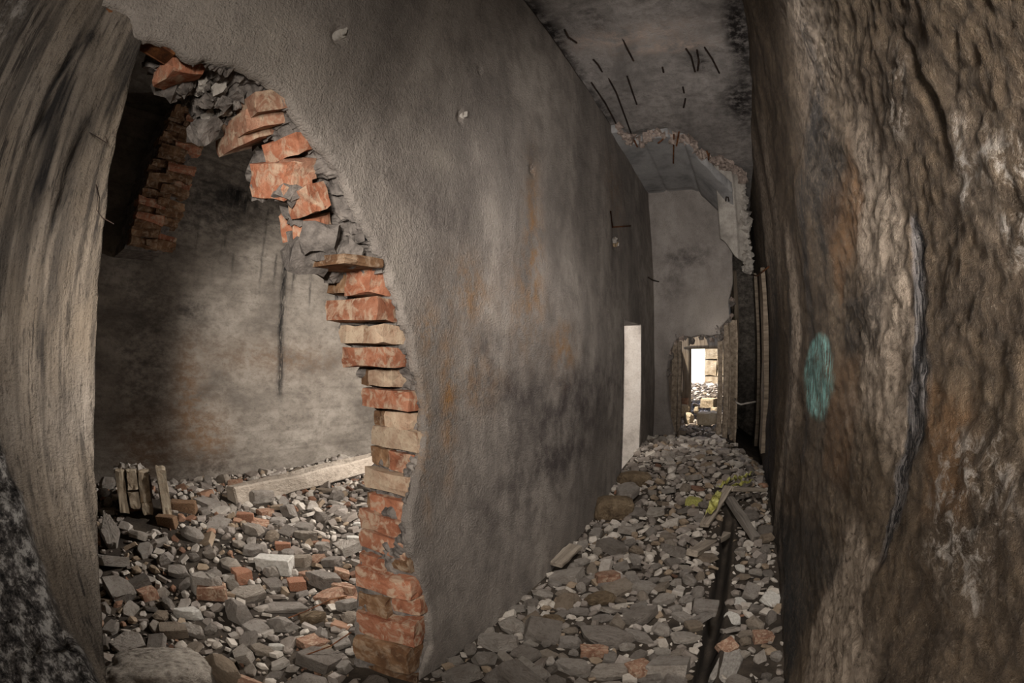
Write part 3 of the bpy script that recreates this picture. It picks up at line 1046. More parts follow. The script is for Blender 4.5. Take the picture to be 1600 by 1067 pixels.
def right_mask(u, v):
    r = np.zeros_like(u)
    g = np.zeros_like(u)
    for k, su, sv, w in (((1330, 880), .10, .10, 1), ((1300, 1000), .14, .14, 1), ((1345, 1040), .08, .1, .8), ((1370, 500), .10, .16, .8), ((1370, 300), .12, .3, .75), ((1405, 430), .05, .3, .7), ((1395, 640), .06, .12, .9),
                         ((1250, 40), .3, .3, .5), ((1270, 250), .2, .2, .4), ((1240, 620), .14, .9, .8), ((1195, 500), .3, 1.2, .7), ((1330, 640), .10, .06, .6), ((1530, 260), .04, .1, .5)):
        r += w * blob(u, v, RP[k].y, RP[k].z, su, sv)  # pale plaster tones, with lit patches put into the colour
    for pts, w, a_ in ((((1236, 400), (1242, 480), (1240, 560), (1230, 680), (1214, 800)), .16, .95), (((1180, 250), (1196, 330), (1206, 430)), .5, .9), (((1200, 240), (1212, 320), (1216, 400)), .3, .7)):
        L = [(p_.y, p_.z) for p_ in (atX(x_, y_, XR) for x_, y_ in pts)]
        r += a_ * np.exp(-(seg_nearest(L, np.stack([u, v], 1), closed=False)[1] / w) ** 4)
    for pts, w, a_ in ((((1256, 300), (1262, 420), (1258, 700)), .10, .8), (((1208, 430), (1212, 560), (1203, 740)), .25, .9), (((1262, 60), (1285, 140), (1262, 240)), .07, .7)):
        L = [(p_.y, p_.z) for p_ in (atX(x_, y_, XR) for x_, y_ in pts)]
        g += a_ * np.exp(-(seg_nearest(L, np.stack([u, v], 1), closed=False)[1] / w) ** 4)
    d = dvein(u, v)
    g += .6 * sm(1.3, 3.0, u) * sm(.50, .58, vnoise(u * 2.6, v * .15, 86))
    p = RP[(1275, 580)]
    b = np.clip(6 * (blob(u, v, p.y, p.z - .02, .42, .19) + .25 * fbm(u * 2, v * 7, 89, 3) - .42), 0, 1)
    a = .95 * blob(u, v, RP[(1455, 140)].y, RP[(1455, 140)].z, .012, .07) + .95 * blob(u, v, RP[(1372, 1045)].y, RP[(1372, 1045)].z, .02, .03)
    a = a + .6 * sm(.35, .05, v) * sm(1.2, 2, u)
    P2 = np.stack([u, v], 1)

    def soft(px, soft_m, nz=.05, sd=0):
        L = [(q_.y, q_.z) for q_ in (atX(x_, y_, XR) for x_, y_ in px)]
        d_ = seg_nearest(L, P2)[1]
        d_ = np.where(inside(L, u, v), d_, -d_) + nz * fbm(u * 6, v * 9, 110 + sd, 4)
        return sm(-soft_m, soft_m, d_)
    r += .95 * soft([(1330, 300), (1400, 320), (1425, 480), (1440, 640), (1405, 700), (1350, 640), (1340, 520), (1375, 450), (1340, 400)], .03, .04, 1)  # lit middle of the wall painted as pale tone
    r += 1.0 * soft([(1336, 815), (1372, 880), (1350, 930), (1345, 1000), (1330, 1080), (1250, 1080), (1268, 980), (1310, 900)], .02, .03, 2)  # pool of light low on the wall, painted pale
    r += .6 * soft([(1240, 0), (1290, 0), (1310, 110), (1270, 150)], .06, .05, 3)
    a = a + .65 * soft([(1262, 130), (1300, 190), (1325, 260), (1290, 420), (1262, 300)], .05, .05, 4) + .55 * soft([(1320, 470), (1392, 430), (1372, 540), (1318, 560)], .02, .02, 5) + .6 * soft([(1215, 800), (1290, 820), (1320, 880), (1250, 1000), (1230, 1080)], .05, .05, 6)  # dark patches, plus a shadowed triangle painted in
    rust = .8 * soft([(1330, 230), (1350, 330), (1310, 470), (1280, 330)], .05, .05, 7) + .7 * soft([(1450, 600), (1520, 620), (1500, 800), (1440, 800)], .04, .05, 8) + .5 * soft([(1290, 560), (1340, 560), (1330, 760), (1290, 740)], .05, .05, 9)
    wv = np.interp(v, [.55, .9, 1.1, 1.35, 1.6], [.018, .035, .055, .030, .014])
    vein = sm(1.25, .75, d / wv + .5 * fbm(u * 30, v * 6, 120, 3)) * sm(.74, .82, v) * sm(1.72, 1.5, v)
    speck = .9 * soft([(1490, 170), (1540, 180), (1545, 330), (1500, 350)], .03, .04, 10) + .9 * soft([(1565, 240), (1620, 230), (1620, 420), (1570, 400)], .03, .04, 11) + .8 * soft([(1460, 720), (1560, 700), (1600, 800), (1520, 950), (1450, 860)], .04, .05, 12) + .5 * soft([(1380, 60), (1420, 60), (1430, 200), (1390, 220)], .03, .04, 13)
    return np.clip(np.stack([r, g, b, a, vein, speck, rust], 1), 0, 1)


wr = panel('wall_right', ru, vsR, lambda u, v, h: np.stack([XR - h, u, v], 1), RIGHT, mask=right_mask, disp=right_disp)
structure(wr, 'rough brown muddy wall close beside the corridor')

# ------------------------------------------------------------------ corridor ceiling, dropped broken soffit, end wall
def ceil_mask(u, v):
    r, g, b = np.zeros_like(u), np.zeros_like(u), np.zeros_like(u)
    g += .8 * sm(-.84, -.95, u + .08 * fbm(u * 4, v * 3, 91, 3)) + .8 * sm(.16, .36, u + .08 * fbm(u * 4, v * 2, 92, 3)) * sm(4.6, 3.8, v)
    for x, y, su, sv, w in ((970, 55, .5, .10, 1), (1040, 70, .3, .07, .9), (1060, 75, .2, .05, .8)):
        p = atZ(x, y, ZC)
        r += w * blob(u, v, p.x, p.y, su, sv)
    for x, y, su, sv, w in ((1150, 60, .06, .25, 1), (1095, 95, .06, .12, .9), (855, 50, .12, .2, 1), (1145, 160, .1, .25, .7), (1010, 205, .3, .08, .5), (930, 30, .08, .2, .5)):
        p = atZ(x, y, ZC)
        g += w * blob(u, v, p.x, p.y, su, sv)
    return np.clip(np.stack([r, g, b], 1), 0, 1)


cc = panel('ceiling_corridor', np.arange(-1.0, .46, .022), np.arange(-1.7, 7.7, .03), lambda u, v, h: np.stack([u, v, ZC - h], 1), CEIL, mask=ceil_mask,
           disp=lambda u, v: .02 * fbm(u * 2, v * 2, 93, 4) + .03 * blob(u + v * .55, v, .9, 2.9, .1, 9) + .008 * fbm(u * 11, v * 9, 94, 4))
structure(cc, 'sooty stained concrete ceiling of the corridor')
for pts in (((969, 53), (978, 72), (990, 95)), ((927, 93), (935, 102), (941, 112)), ((949, 119), (963, 145), (974, 175), (986, 208)), ((980, 119), (988, 143), (995, 163)), ((924, 129), (945, 160), (963, 194)),
            ((1072, 76), (1080, 88), (1086, 112)), ((1089, 78), (1092, 95), (1090, 110)), ((1101, 74), (1113, 92), (1124, 114)), ((882, 46), (888, 58), (901, 67)), ((1067, 136), (1069, 145)), ((1071, 154), (1068, 168)), ((1035, 105), (1037, 113))):
    rod('rebar_crack_rod', [atZ(x, y, ZC - .025) for x, y in pts], .008, DARKSTEEL, cc, 5)  # added dark rods stand in for the ceiling's crack lines
sp = [atZ(x, y, 3.33) for x, y in ((968, 206), (985, 222), (1000, 226), (1022, 214), (1045, 213), (1060, 220), (1075, 222), (1090, 240), (1103, 247), (1114, 252), (1135, 258), (1160, 272))]
spl = resample([(p.x, p.y) for p in sp], 90)
spl = spl + np.stack([.015 * fbm(np.arange(90) * .4, np.zeros(90), 95, 3), .035 * fbm(np.arange(90) * .4, np.ones(90), 96, 3)], 1)
joint_a, joint_b = atZ(1062, 222, 3.33).x, None


def soff_disp(u, v):
    h = .008 * fbm(u * 3, v * 3, 97, 4)
    h += .022 * sm(-.012, .012, u + .33 - .02 * (v - 4)) - .03 * np.exp(-((u + .33 - .02 * (v - 4)) / .015) ** 2) - .02 * np.exp(-((u + .72) / .02) ** 2) - .02 * sm(5.42, 5.5, v)
    return h


sf = panel('ceiling_soffit', np.arange(-1.0, .12, .016), np.arange(3.5, YE + .05, .02), lambda u, v, h: np.stack([u, v, 3.33 - h - .42 * sm(-.42, .12, u) * sm(4.0, 5.5, v)], 1), SMOOTHC, polys=[(-1.0, spl[0][1])] + [tuple(p) for p in spl] + [(.3, YE + .04), (-1.0, YE + .04)],
           thick=.09, disp=soff_disp)
structure(sf, 'smooth grey dropped ceiling slab with a broken front edge at the corridor end')
for k in range(46):                        # broken concrete lumps along its front edge
    i = int(k / 46 * 89)
    x, y = spl[i]
    if x > .16:
        continue
    s = rr.uniform(.03, .075)
    M = Matrix.Translation((x, y + rr.uniform(-.03, .03), 3.345 + rr.uniform(-.03, .045))) @ Euler((rr.uniform(0, 3), rr.uniform(0, 3), rr.uniform(0, 3))).to_matrix().to_4x4()
    put_brick(brick_mesh(s * 1.4, s * 1.2, s, 900 + k, .3), ROUGHC, M, sf, 'concrete_lump')
for x, y, dx, dy in ((1061, 206, -4, 22), (1053, 210, -1, 45), (990, 218, 6, 12), (1108, 240, -6, 60), (1040, 214, -12, 10), (1104, 236, 3, 8)):
    rod('rebar_crack_rod', [atZ(x, y, 3.33), atZ(x + dx * .5, y + dy * .5, 3.30), atZ(x + dx, y + dy, 3.27)], .008, RUST, sf, 5)
# haunch at the right of the end wall
hp = [(-.02, 3.36), (.30, 2.86)]
ha = [atY(x, y, 5.15) for x, y in ((1117, 254), (1160, 276), (1158, 352), (1145, 365))]
hau = panel('wall_haunch', np.linspace(0, 1, 26), np.linspace(0, 1, 40), lambda u, v, h: np.stack([
    -.06 + .31 * u + .0 * v - .03 * v, 4.80 + .25 * u + h * .6 + .45 * v, 3.36 - .06 * u - (.75 + .25 * u) * v + .02 * np.sin(9 * u)], 1), PALEC,
    thick=.08, disp=lambda u, v: -.02 * fbm(u * 6, v * 6, 98, 4) - .03 * np.exp(-((u - .62) / .05) ** 2) + .02 * sm(.62, .68, u))
structure(hau, 'pale grey broken concrete haunch under the ceiling at the corridor end')
for k in range(26):
    t = k / 25
    if t < .45:
        p = Vector((-.06 + .31 * t / .45, 4.79 + .25 * t / .45, 3.37 - .05 * t / .45))
    else:
        tt = (t - .45) / .55
        p = Vector((.25 - .03 * tt, 5.04 + .45 * tt, 3.31 - 1.0 * tt))
    s = rr.uniform(.04, .08)
    put_brick(brick_mesh(s * 1.4, s * 1.2, s, 960 + k, .3), ROUGHC if t < .5 else PALEC, Matrix.Translation(p) @ Euler((rr.uniform(0, 3), rr.uniform(0, 3), rr.uniform(0, 3))).to_matrix().to_4x4(), hau, 'concrete_lump')
rod('hook', [(.02, 5.02, 2.98), (.03, 4.97, 3.01), (.05, 4.95, 3.0), (.055, 4.95, 2.95)], .008, DARKSTEEL, hau, 5)

ER = [(p.x, p.z) for p in [atY(x, y, YE) for x, y in ((1150, 300), (1146, 340), (1144, 400), (1145, 440), (1138, 470), (1140, 495), (1131, 505), (1124, 512), (1127, 526))]]
DR = [(p.x, p.z) for p in [atY(x, y, YE) for x, y in ((1127, 526), (1122, 521), (1110, 524), (1095, 522), (1080, 526), (1068, 524), (1058, 528), (1052, 535), (1046, 552), (1041, 580), (1042, 620), (1046, 650), (1052, 672), (1050, 700))]]
eo = [(-1.05, 3.45), (.06, 3.45)] + ER + DR[1:] + [(DR[-1][0], -.1), (-1.05, -.1)]


def end_mask(u, v):
    p = atY(1075, 400, YE)
    q = atY(1050, 440, YE)
    g = .9 * blob(u, v, p.x, p.z, .28, .16) + .6 * blob(u, v, q.x, q.z, .2, .25)
    b = .5 * blob(u, v, -.2, 1.85, .3, .25)  # daylight from the side doorway painted as a pale patch
    return np.clip(np.stack([0 * u, g, b], 1), 0, 1)


ew = panel('wall_end', np.arange(-1.05, .1, .014), np.arange(-.1, 3.46, .016), lambda u, v, h: np.stack([u, YE - h, v], 1), ENDPL, polys=eo, thick=.22, mask=end_mask,
           disp=lambda u, v: .012 * fbm(u * 2, v * 2, 101, 3) + .003 * fbm(u * 12, v * 12, 102, 3))
structure(ew, 'grey plastered wall with a ragged doorway at the corridor end')
for i, (x, z) in enumerate(DR[1:10] + ER[4:8]):
    for j in range(4):
        s = rr.uniform(.025, .055)
        put_brick(brick_mesh(s * 1.4, s * 1.2, s, 1000 + i * 5 + j, .3), MORTAR if j % 2 else ROUGHC, Matrix.Translation((x + rr.uniform(-.05, .05), YE + .02 + rr.uniform(0, .12), z + rr.uniform(-.05, .05))) @ Euler((rr.uniform(0, 3), rr.uniform(0, 3), rr.uniform(0, 3))).to_matrix().to_4x4(), ew, 'mortar_lump')
# door posts
for i, (x0, x1, yt, yb, Y, mt) in enumerate([(1121, 1129, 512, 690, YE + .10, POST), (1131, 1139, 508, 694, YE + .02, POST), (1141, 1152, 500, 686, YE + .12, POST), (1050, 1059, 530, 684, YE + .12, POST), (1060, 1065, 533, 680, YE + .24, POST)]):
    a, b = atY((x0 + x1) / 2, yt, Y), atY((x0 + x1) / 2, yb, Y)
    w = abs(atY(x1, 600, Y).x - atY(x0, 600, Y).x)
    b.z -= .15
    b.x = a.x
    o = beam('door_post', b, a, w, .06, mt, ew, up=(0, 1, 0), jit=.004)
beam('post_backing', (-.04, YE + .17, 0), (-.04, YE + .17, 1.72), .17, .05, POST, ew, up=(0, 1, 0))  # backing panel added to block light between the posts
# jamb behind and the dark slot at the right
for nm, x0, x1, y0, y1 in (('wall_slot_left', .03, .03, YE + .14, 7.7), ):
    o = panel(nm, np.linspace(y0, y1, 40), np.linspace(-.1, 3.42, 60), lambda u, v, h: np.stack([-.02 + h, u, v], 1), BACK, disp=lambda u, v: .01 * fbm(u * 4, v * 4, 103, 3), mask=lambda u, v: np.stack([0 * u, 0 * u, 0 * u + .8], 1))
    structure(o, 'dark side wall of the slot beside the far doorway')
o = panel('wall_slot_end', np.linspace(0, .46, 10), np.linspace(-.1, 3.42, 60), lambda u, v, h: np.stack([u, 7.55 - h, v], 1), BACK, disp=lambda u, v: .01 * fbm(u * 4, v * 4, 104, 3), mask=lambda u, v: np.stack([0 * u, 0 * u, 0 * u + .8], 1))
structure(o, 'dark end of the slot beside the far doorway')
o = panel('wall_behind', np.linspace(-1.1, .5, 20), np.linspace(-.2, 3.45, 40), lambda u, v, h: np.stack([u, -1.65 + h, v], 1), PLASTER, mask=lambda u, v: np.zeros((len(u), 3)))
structure(o, 'plain grey wall closing the corridor behind the viewpoint')
# pale boards standing on the far right wall
for x0, x1, yt, yb, Y in ((1176, 1183, 432, 690, 5.3), (1186, 1194, 425, 700, 4.9)):
    w = abs(atX(x1, 560, XR - .03).y - atX(x0, 560, XR - .03).y)
    a, b = atX((x0 + x1) / 2, yt, XR - .03), atX((x0 + x1) / 2, yb, XR - .03)
    b.y = a.y
    o = beam('board', b, a, min(w, .5), .05, POST, wr, up=(1, 0, 0), jit=.006)
rod('bent_rod', [atX(1173, 429, XR - .1), atX(1183, 431, XR - .09), atX(1191, 425, XR - .06), atX(1201, 417, XR - .03)], .008, RUST, wr, 6)
rod('pipe_hook', [(.02, 5.62, .83), (.05, 5.60, .78), (.10, 5.58, .765), (.28, 5.55, .80)], .012, PALEC, ew, 6)

# ------------------------------------------------------------------ beyond the far doorway: roofless ruin in daylight
def block_wall(name, x0, x1, z0, z1, Y, mat, label, bw=.5, bh=.32, axis='x'):
    o = None
    par = mesh_obj(name, [(x0, Y + .12, z0), (x1, Y + .12, z0), (x1, Y + .12, z1), (x0, Y + .12, z1)] if axis == 'x' else [(Y, x0, z0), (Y, x1, z0), (Y, x1, z1), (Y, x0, z1)], [(0, 1, 2, 3)], MORTAR)
    structure(par, label)
    z, r_ = z0, 0
    while z < z1 - .05:
        x = x0 - (bw / 2 if r_ % 2 else 0)
        while x < x1 - .02:
            a, b = max(x, x0), min(x + bw * rr.uniform(.9, 1.05), x1)
            if b - a > .08:
                _seed[0] += 1
                c = Vector(((a + b) / 2, Y + rr.uniform(-.02, .02), z + bh / 2)) if axis == 'x' else Vector((Y + rr.uniform(-.02, .02), (a + b) / 2, z + bh / 2))
                put_brick(brick_mesh(b - a - .02, .26, bh - .02, _seed[0], .35) if axis == 'x' else brick_mesh(.26, b - a - .02, bh - .02, _seed[0], .35), mat, Matrix.Translation(c), par, 'stone_block')
            x = b
        z += bh
        r_ += 1
    return par


xs0, xs1 = atY(1078, 560, 7.5).x, atY(1101, 560, 9.6).x
o = panel('wall_ruin_left', np.linspace(YE + .3, 7.5, 30), np.linspace(-.1, 1.45, 30), lambda u, v, h: np.stack([-1.02 + .10 * (u - YE) + h, u, v], 1), BACK, disp=lambda u, v: .02 * fbm(u * 3, v * 3, 105, 3), mask=lambda u, v: np.zeros((len(u), 3)))
structure(o, 'brown concrete side wall beyond the far doorway')
o = panel('wall_ruin_screen', np.linspace(-1.6, xs0, 20), np.linspace(-.1, 2.7, 40), lambda u, v, h: np.stack([u, 7.5 - h, v], 1), POST, thick=.3, disp=lambda u, v: .02 * fbm(u * 3, v * 3, 106, 3))
structure(o, 'brown screen wall beyond the far doorway')
o = panel('wall_ruin_lintel', np.linspace(xs0 - .1, .1, 20), np.linspace(1.49, 2.7, 24), lambda u, v, h: np.stack([u, 7.5 - h, v], 1), POST, thick=.3, disp=lambda u, v: .02 * fbm(u * 3, v * 3, 107, 3))
structure(o, 'brown beam over the second doorway')
block_wall('wall_ruin_blocks', xs1, .6, .7, 2.6, 9.6, SUNSTONE, 'sunlit stone block wall far beyond the doorways')
o = panel('wall_ruin_right', np.linspace(YE + .3, 9.6, 30), np.linspace(-.1, 2.7, 30), lambda u, v, h: np.stack([.02 - h, u, v], 1), SUNSTONE, disp=lambda u, v: .02 * fbm(u * 3, v * 3, 108, 3))
structure(o, 'pale side wall beyond the far doorway')


# ------------------------------------------------------------------ stones
def rock_data(seed, style):
    r = random.Random(seed)
    P = []
    if style == 'pebble':
        for _ in range(9):
            v = Vector([r.gauss(0, 1) for _ in range(3)]).normalized() * r.uniform(.75, 1)
            P.append(Vector((v.x, v.y * .8, v.z * .6)))
    elif style == 'chunk':
        n = r.randint(5, 7)
        rot = r.uniform(0, 6.28)
        for lev, (z, sc) in enumerate(((-.5, r.uniform(.65, .9)), (r.uniform(-.1, .15), 1.0), (.5, r.uniform(.45, .8)))):
            for k in range(n):
                a = rot + 2 * math.pi * k / n + r.uniform(-.35, .35)
                P.append(Vector((math.cos(a) * sc * r.uniform(.8, 1.05), math.sin(a) * sc * .8 * r.uniform(.8, 1.05), (z + r.uniform(-.12, .12)) * 1.1)))
    elif style == 'slab':
        n = r.randint(5, 7)
        rot = r.uniform(0, 6.28)
        for k in range(n):
            a = rot + 2 * math.pi * k / n + r.uniform(-.35, .35)
            rad = r.uniform(.75, 1.1)
            for z, s in ((-.5, r.uniform(.88, 1)), (.5, r.uniform(.82, .98))):
                P.append(Vector((math.cos(a) * rad * s, math.sin(a) * rad * s * .85, z * r.uniform(.85, 1.1))))
            if r.random() < .6:
                P.append(Vector((math.cos(a) * rad * 1.04, math.sin(a) * rad * .88, r.uniform(-.3, .3))))
    elif style == 'block':
        for sx in (-1, 1):
            for sy in (-1, 1):
                for sz in (-.5, .5):
                    P.append(Vector((sx * r.uniform(.82, 1), sy * r.uniform(.82, 1), sz * r.uniform(.85, 1.1))))
        for _ in range(8):
            P.append(Vector((r.choice((-1, 1)) * r.uniform(.4, 1.0), r.choice((-1, 1)) * r.uniform(.4, 1.0), r.choice((-.5, .5)) * r.uniform(.6, 1))))
        if r.random() < .7:                    # a broken corner
            P = [p for p in P if not (p.x > .3 and p.y > .3 and p.z > 0)]
            P.append(Vector((.9, .2, .45)))
            P.append(Vector((.3, .9, .42)))
    bm = bmesh.new()
    for p in P:
        bm.verts.new(p)
    res = bmesh.ops.convex_hull(bm, input=bm.verts)
    bmesh.ops.delete(bm, geom=[v for v in bm.verts if not v.link_faces], context='VERTS')
    if style != 'pebble':
        bmesh.ops.dissolve_limit(bm, angle_limit=math.radians(6), verts=bm.verts, edges=bm.edges)
    bmesh.ops.triangulate(bm, faces=list(bm.faces))
    bmesh.ops.recalc_face_normals(bm, faces=bm.faces)
    bm.verts.index_update()
    V = np.array([v.co[:] for v in bm.verts])
    F = np.array([[v.index for v in f.verts] for f in bm.faces])
    bm.free()
    return V, F


PROTO = {st: [rock_data(s * 13 + k, st) for k in range(n)] for st, n, s in (('pebble', 6, 3), ('chunk', 12, 5), ('slab', 10, 7), ('block', 8, 9))}


def rock_mesh(nm, V, F, mat):
    me = bpy.data.meshes.new(nm)
    me.from_pydata([tuple(v) for v in V], [], [tuple(int(i) for i in f) for f in F])
    me.materials.append(mat)
    return me


MESH = {st: [rock_mesh('stone', V, F, STONE) for V, F in PROTO[st]] for st in PROTO}
MESHB = [rock_mesh('brick_fragment', V, F, BRICKF) for V, F in PROTO['block']]


def cracked(seed, style, mat, sub=2, amp=.05):
    """finer one-off rock: hull, split and roughened"""
    if style == 'boulder':
        bm = bmesh.new()
        bmesh.ops.create_icosphere(bm, subdivisions=5, radius=1.0)
        for v in bm.verts:
            n = v.co.copy()
            k = 1 + .16 * float(fbm(n.x * 1.4 + seed, n.y * 1.4 + n.z, seed, 2)) + .07 * float(fbm(n.x * 5 + n.z * 3, n.y * 5 - n.z * 2, seed + 1, 3)) + .03 * float(fbm(n.x * 14 + n.z * 9, n.y * 14, seed + 2, 2))
            v.co = Vector((math.copysign(abs(n.x) ** .75, n.x), math.copysign(abs(n.y) ** .75, n.y), math.copysign(abs(n.z) ** .6, n.z) * .55)) * k
        me = bpy.data.meshes.new('stone')
        bm.to_mesh(me)
        bm.free()
        me.polygons.foreach_set('use_smooth', np.ones(len(me.polygons), bool))
        me.materials.append(mat)
        return me
    V, F = rock_data(seed, style)
    bm = bmesh.new()
    vs_ = [bm.verts.new(v) for v in V]
    for f in F:
        bm.faces.new([vs_[i] for i in f])
    bmesh.ops.bevel(bm, geom=list(bm.edges), offset=.05, segments=1, affect='EDGES')
    if sub:
        bmesh.ops.subdivide_edges(bm, edges=[e for e in bm.edges if e.calc_length() > .35], cuts=sub, use_grid_fill=True)
    r = random.Random(seed)
    for v in bm.verts:
        v.co += Vector([r.uniform(-amp, amp) for _ in range(3)]) * .6
    bmesh.ops.triangulate(bm, faces=list(bm.faces))
    bmesh.ops.recalc_face_normals(bm, faces=bm.faces)
    me = bpy.data.meshes.new('stone')
    bm.to_mesh(me)
    bm.free()
    me.materials.append(mat)
    return me


REFS = []            # (px, py, short name) of the stones others are described by
placed = []          # (x, y, radius) of everything put down


def put_stone(me, name, loc, scl, rot, label, cat, group=None):
    o = bpy.data.objects.new(name, me)
    COL.objects.link(o)
    o.location = loc
    o.scale = scl
    o.rotation_euler = rot
    tag(o, label, cat, group)
    return o


SHORT = {41: 'broad flat slab in the corridor', 44: 'orange brick chunk in the corridor', 45: 'brownish orange brick piece', 46: 'square slab by the plaster wall foot', 48: 'ochre brown stone in the corridor',
         49: 'large rounded brown boulder', 51: 'dark brown mound by the side doorway', 52: 'pale flat slab in mid corridor', 53: 'yellow daubed stone', 54: 'squarish slab at the gutter lip', 55: 'long narrow slanting slab',
         56: 'white three-cornered chip', 58: 'pale pointed stone by the muddy wall', 66: 'grey stone against the muddy wall foot', 63: 'worn concrete kerb stub', 47: 'brownish stone at the plaster wall foot',
         70: 'big rough concrete lump', 72: 'square pale block in the chamber', 73: 'large masonry chunk in the chamber', 77: 'bright orange brick chunk', 79: 'orange brick near the long kerb', 80: 'brown brick beside the standing stump',
         82: 'large white angular stone', 84: 'flat pale slab at mid chamber', 85: 'small orange brick end', 87: 'long two-toned slab', 91: 'brown flat slab in the chamber', 93: 'small whitish flat stone', 92: 'broad dark flat slab',
         95: 'white chip behind the brick edge', 71: 'dark grey leaning slab'}


def hero(px, py, pw, ph, style, mat, label, hf=.4, yaw=0.0, tx=0.0, ty=0.0, name='stone', cat='stone', seed=None, lift=0.0, lenf=None, amp=.05, sink=.25):
    """One particular stone of the photo: centre and extent in photo pixels, resting on the rubble."""
    seed = seed or int(px * 7 + py * 3)
    g, t = hit_ground(px, py + ph * .15)
    wd = pw * t / FPX
    hd = ph * t / FPX
    el = math.asin(max(-1, min(1, (H - g.z) / t)))
    hh = wd * hf
    dp = (hd - hh * math.cos(el)) / max(.25, math.sin(el))
    dp = max(.45 * wd, min(1.5 * wd, dp)) if lenf is None else wd * lenf
    z = g.z + hh * (.5 - sink) + lift
    me = cracked(seed, style, mat, 1, amp)
    placed.append((g.x, g.y, .5 * math.hypot(wd, dp) * .75))
    if seed in SHORT:
        REFS.append((px, py, SHORT[seed]))
    va = math.atan2(g.y, g.x) - math.pi / 2
    o = put_stone(me, name, (g.x, g.y, z), (wd / 2, dp / 2 / .9, hh), (math.radians(tx), math.radians(ty), va + math.radians(yaw)), label, cat)
    return o


hero(945, 988, 92, 58, 'slab', STONE, 'broad flat grey slab, the largest lying in the corridor rubble', .16, 10, seed=41)
hero(896, 1041, 72, 42, 'slab', STONE, 'flat grey slab with a pale front edge, left of the orange brick chunk', .28, -8, seed=42)
hero(955, 1048, 70, 44, 'slab', STONE, 'large grey slab at the picture bottom touching the orange brick chunk', .26, 25, seed=43)
hero(999, 1045, 38, 36, 'block', BRICKF, 'orange brick chunk beside the large grey slab in the corridor', .5, 35, name='brick_fragment', cat='brick', seed=44)
hero(928, 1019, 46, 24, 'block', BRICKF, 'brownish orange brick piece behind the flat slab in the corridor', .45, 5, name='brick_fragment', cat='brick', seed=45)
hero(891, 1003, 42, 36, 'slab', STONE, 'square grey slab with a lit front edge near the foot of the plaster wall', .4, 0, seed=46)
hero(861, 970, 50, 30, 'chunk', BROWNST, 'brownish stone at the foot of the plaster wall', .4, 0, seed=47)
hero(938, 936, 56, 36, 'chunk', BROWNST, 'ochre brown stone sunk in the middle of the corridor rubble', .35, 0, seed=48)
hero(958, 798, 60, 48, 'boulder', BROWNST, 'large rounded brown boulder against the plaster wall', .62, 0, seed=49, amp=.09)
hero(981, 776, 46, 28, 'slab', STONE, 'pale tilted slab just behind the large brown boulder', .3, -20, tx=12, seed=50, lift=.05)
hero(990, 752, 52, 26, 'boulder', BROWNST, 'dark brown mound of stone in front of the side doorway', .45, 0, seed=51)
hero(1025, 799, 40, 20, 'slab', STONE, 'pale flat slab in mid corridor left of the yellow daubed stone', .25, 15, seed=52)
hero(1085, 785, 27, 18, 'block', YELLOW, 'stone daubed yellow in the far corridor rubble', .5, -15, seed=53)
hero(1102, 948, 40, 28, 'block', STONE, 'squarish grey slab at the left lip of the floor gutter', .35, 0, seed=54)
hero(998, 994, 66, 30, 'slab', STONE, 'long narrow grey slab slanting right of the broadest slab', .2, -32, seed=55, lenf=.4)
hero(1145, 964, 28, 34, 'slab', WHITEST, 'white three-cornered chip right of the gutter', .25, 15, tx=15, seed=56)
hero(1153, 938, 26, 34, 'slab', WHITEST, 'pale chip lying above the white three-cornered chip', .3, 0, seed=57)
hero(1203, 935, 34, 30, 'slab', WHITEST, 'pale pointed stone close to the muddy wall', .3, 20, tx=10, seed=58)
hero(1155, 888, 22, 18, 'slab', WHITEST, 'small pale four-sided stone right of the gutter', .4, 0, seed=59)
hero(1196, 830, 30, 28, 'slab', STONE, 'grey slab leaning at the foot of the muddy wall', .35, 0, tx=15, seed=60)
hero(1188, 1026, 26, 40, 'slab', STONE, 'thin upright flake of stone in the dark strip by the muddy wall', .25, 35, tx=40, seed=61)
hero(1191, 995, 32, 28, 'block', BRICKF, 'dull red brick lump in the dark strip by the muddy wall', .5, 20, name='brick_fragment', cat='brick', seed=62)
hero(1137, 1030, 40, 80, 'block', PALEC, 'worn concrete kerb stub beside the gutter at the picture bottom', .35, -6, seed=63, lenf=2.2, name='kerb', cat='kerb', sink=.4)
hero(1172, 806, 34, 24, 'slab', STONE, 'grey stone between the fallen pipe and the muddy wall', .35, 10, seed=64)
hero(1181, 895, 28, 16, 'slab', STONE, 'rounded grey stone in the middle of the strip beside the gutter', .4, 5, seed=65)
hero(1195, 862, 24, 22, 'chunk', STONE, 'grey stone standing against the foot of the muddy wall', .6, 5, seed=66)
# chamber
hero(252, 1052, 185, 115, 'boulder', LUMPC, 'big pale rough concrete lump in the bottom corner of the doorway', .42, 0, seed=70, amp=.05, sink=.42)
hero(176, 838, 44, 52, 'slab', STONE, 'dark grey slab leaning beside the left edge of the chamber', .4, 0, tx=35, seed=71, lift=.05)
hero(189, 922, 44, 42, 'block', STONE, 'square pale block near the left edge of the chamber rubble', .55, 15, tx=15, seed=72)
hero(326, 920, 66, 54, 'slab', STONE, 'large chunk of masonry with a grey top and brick orange face', .6, -10, seed=73, tx=-8)
hero(333, 930, 52, 24, 'block', BRICKF, 'orange brick face showing under the large masonry chunk', .5, -10, name='brick_fragment', cat='brick', seed=74)
hero(296, 960, 56, 26, 'slab', WHITEST, 'white pointed stone in front of the large masonry chunk', .35, -12, seed=75)
hero(305, 986, 50, 32, 'slab', STONE, 'pale slab leaning behind the big concrete lump', .35, -30, tx=20, seed=76)
hero(379, 900, 28, 32, 'block', BRICK, 'bright orange brick chunk right of the large masonry chunk', .8, 20, name='brick_fragment', cat='brick', seed=77)
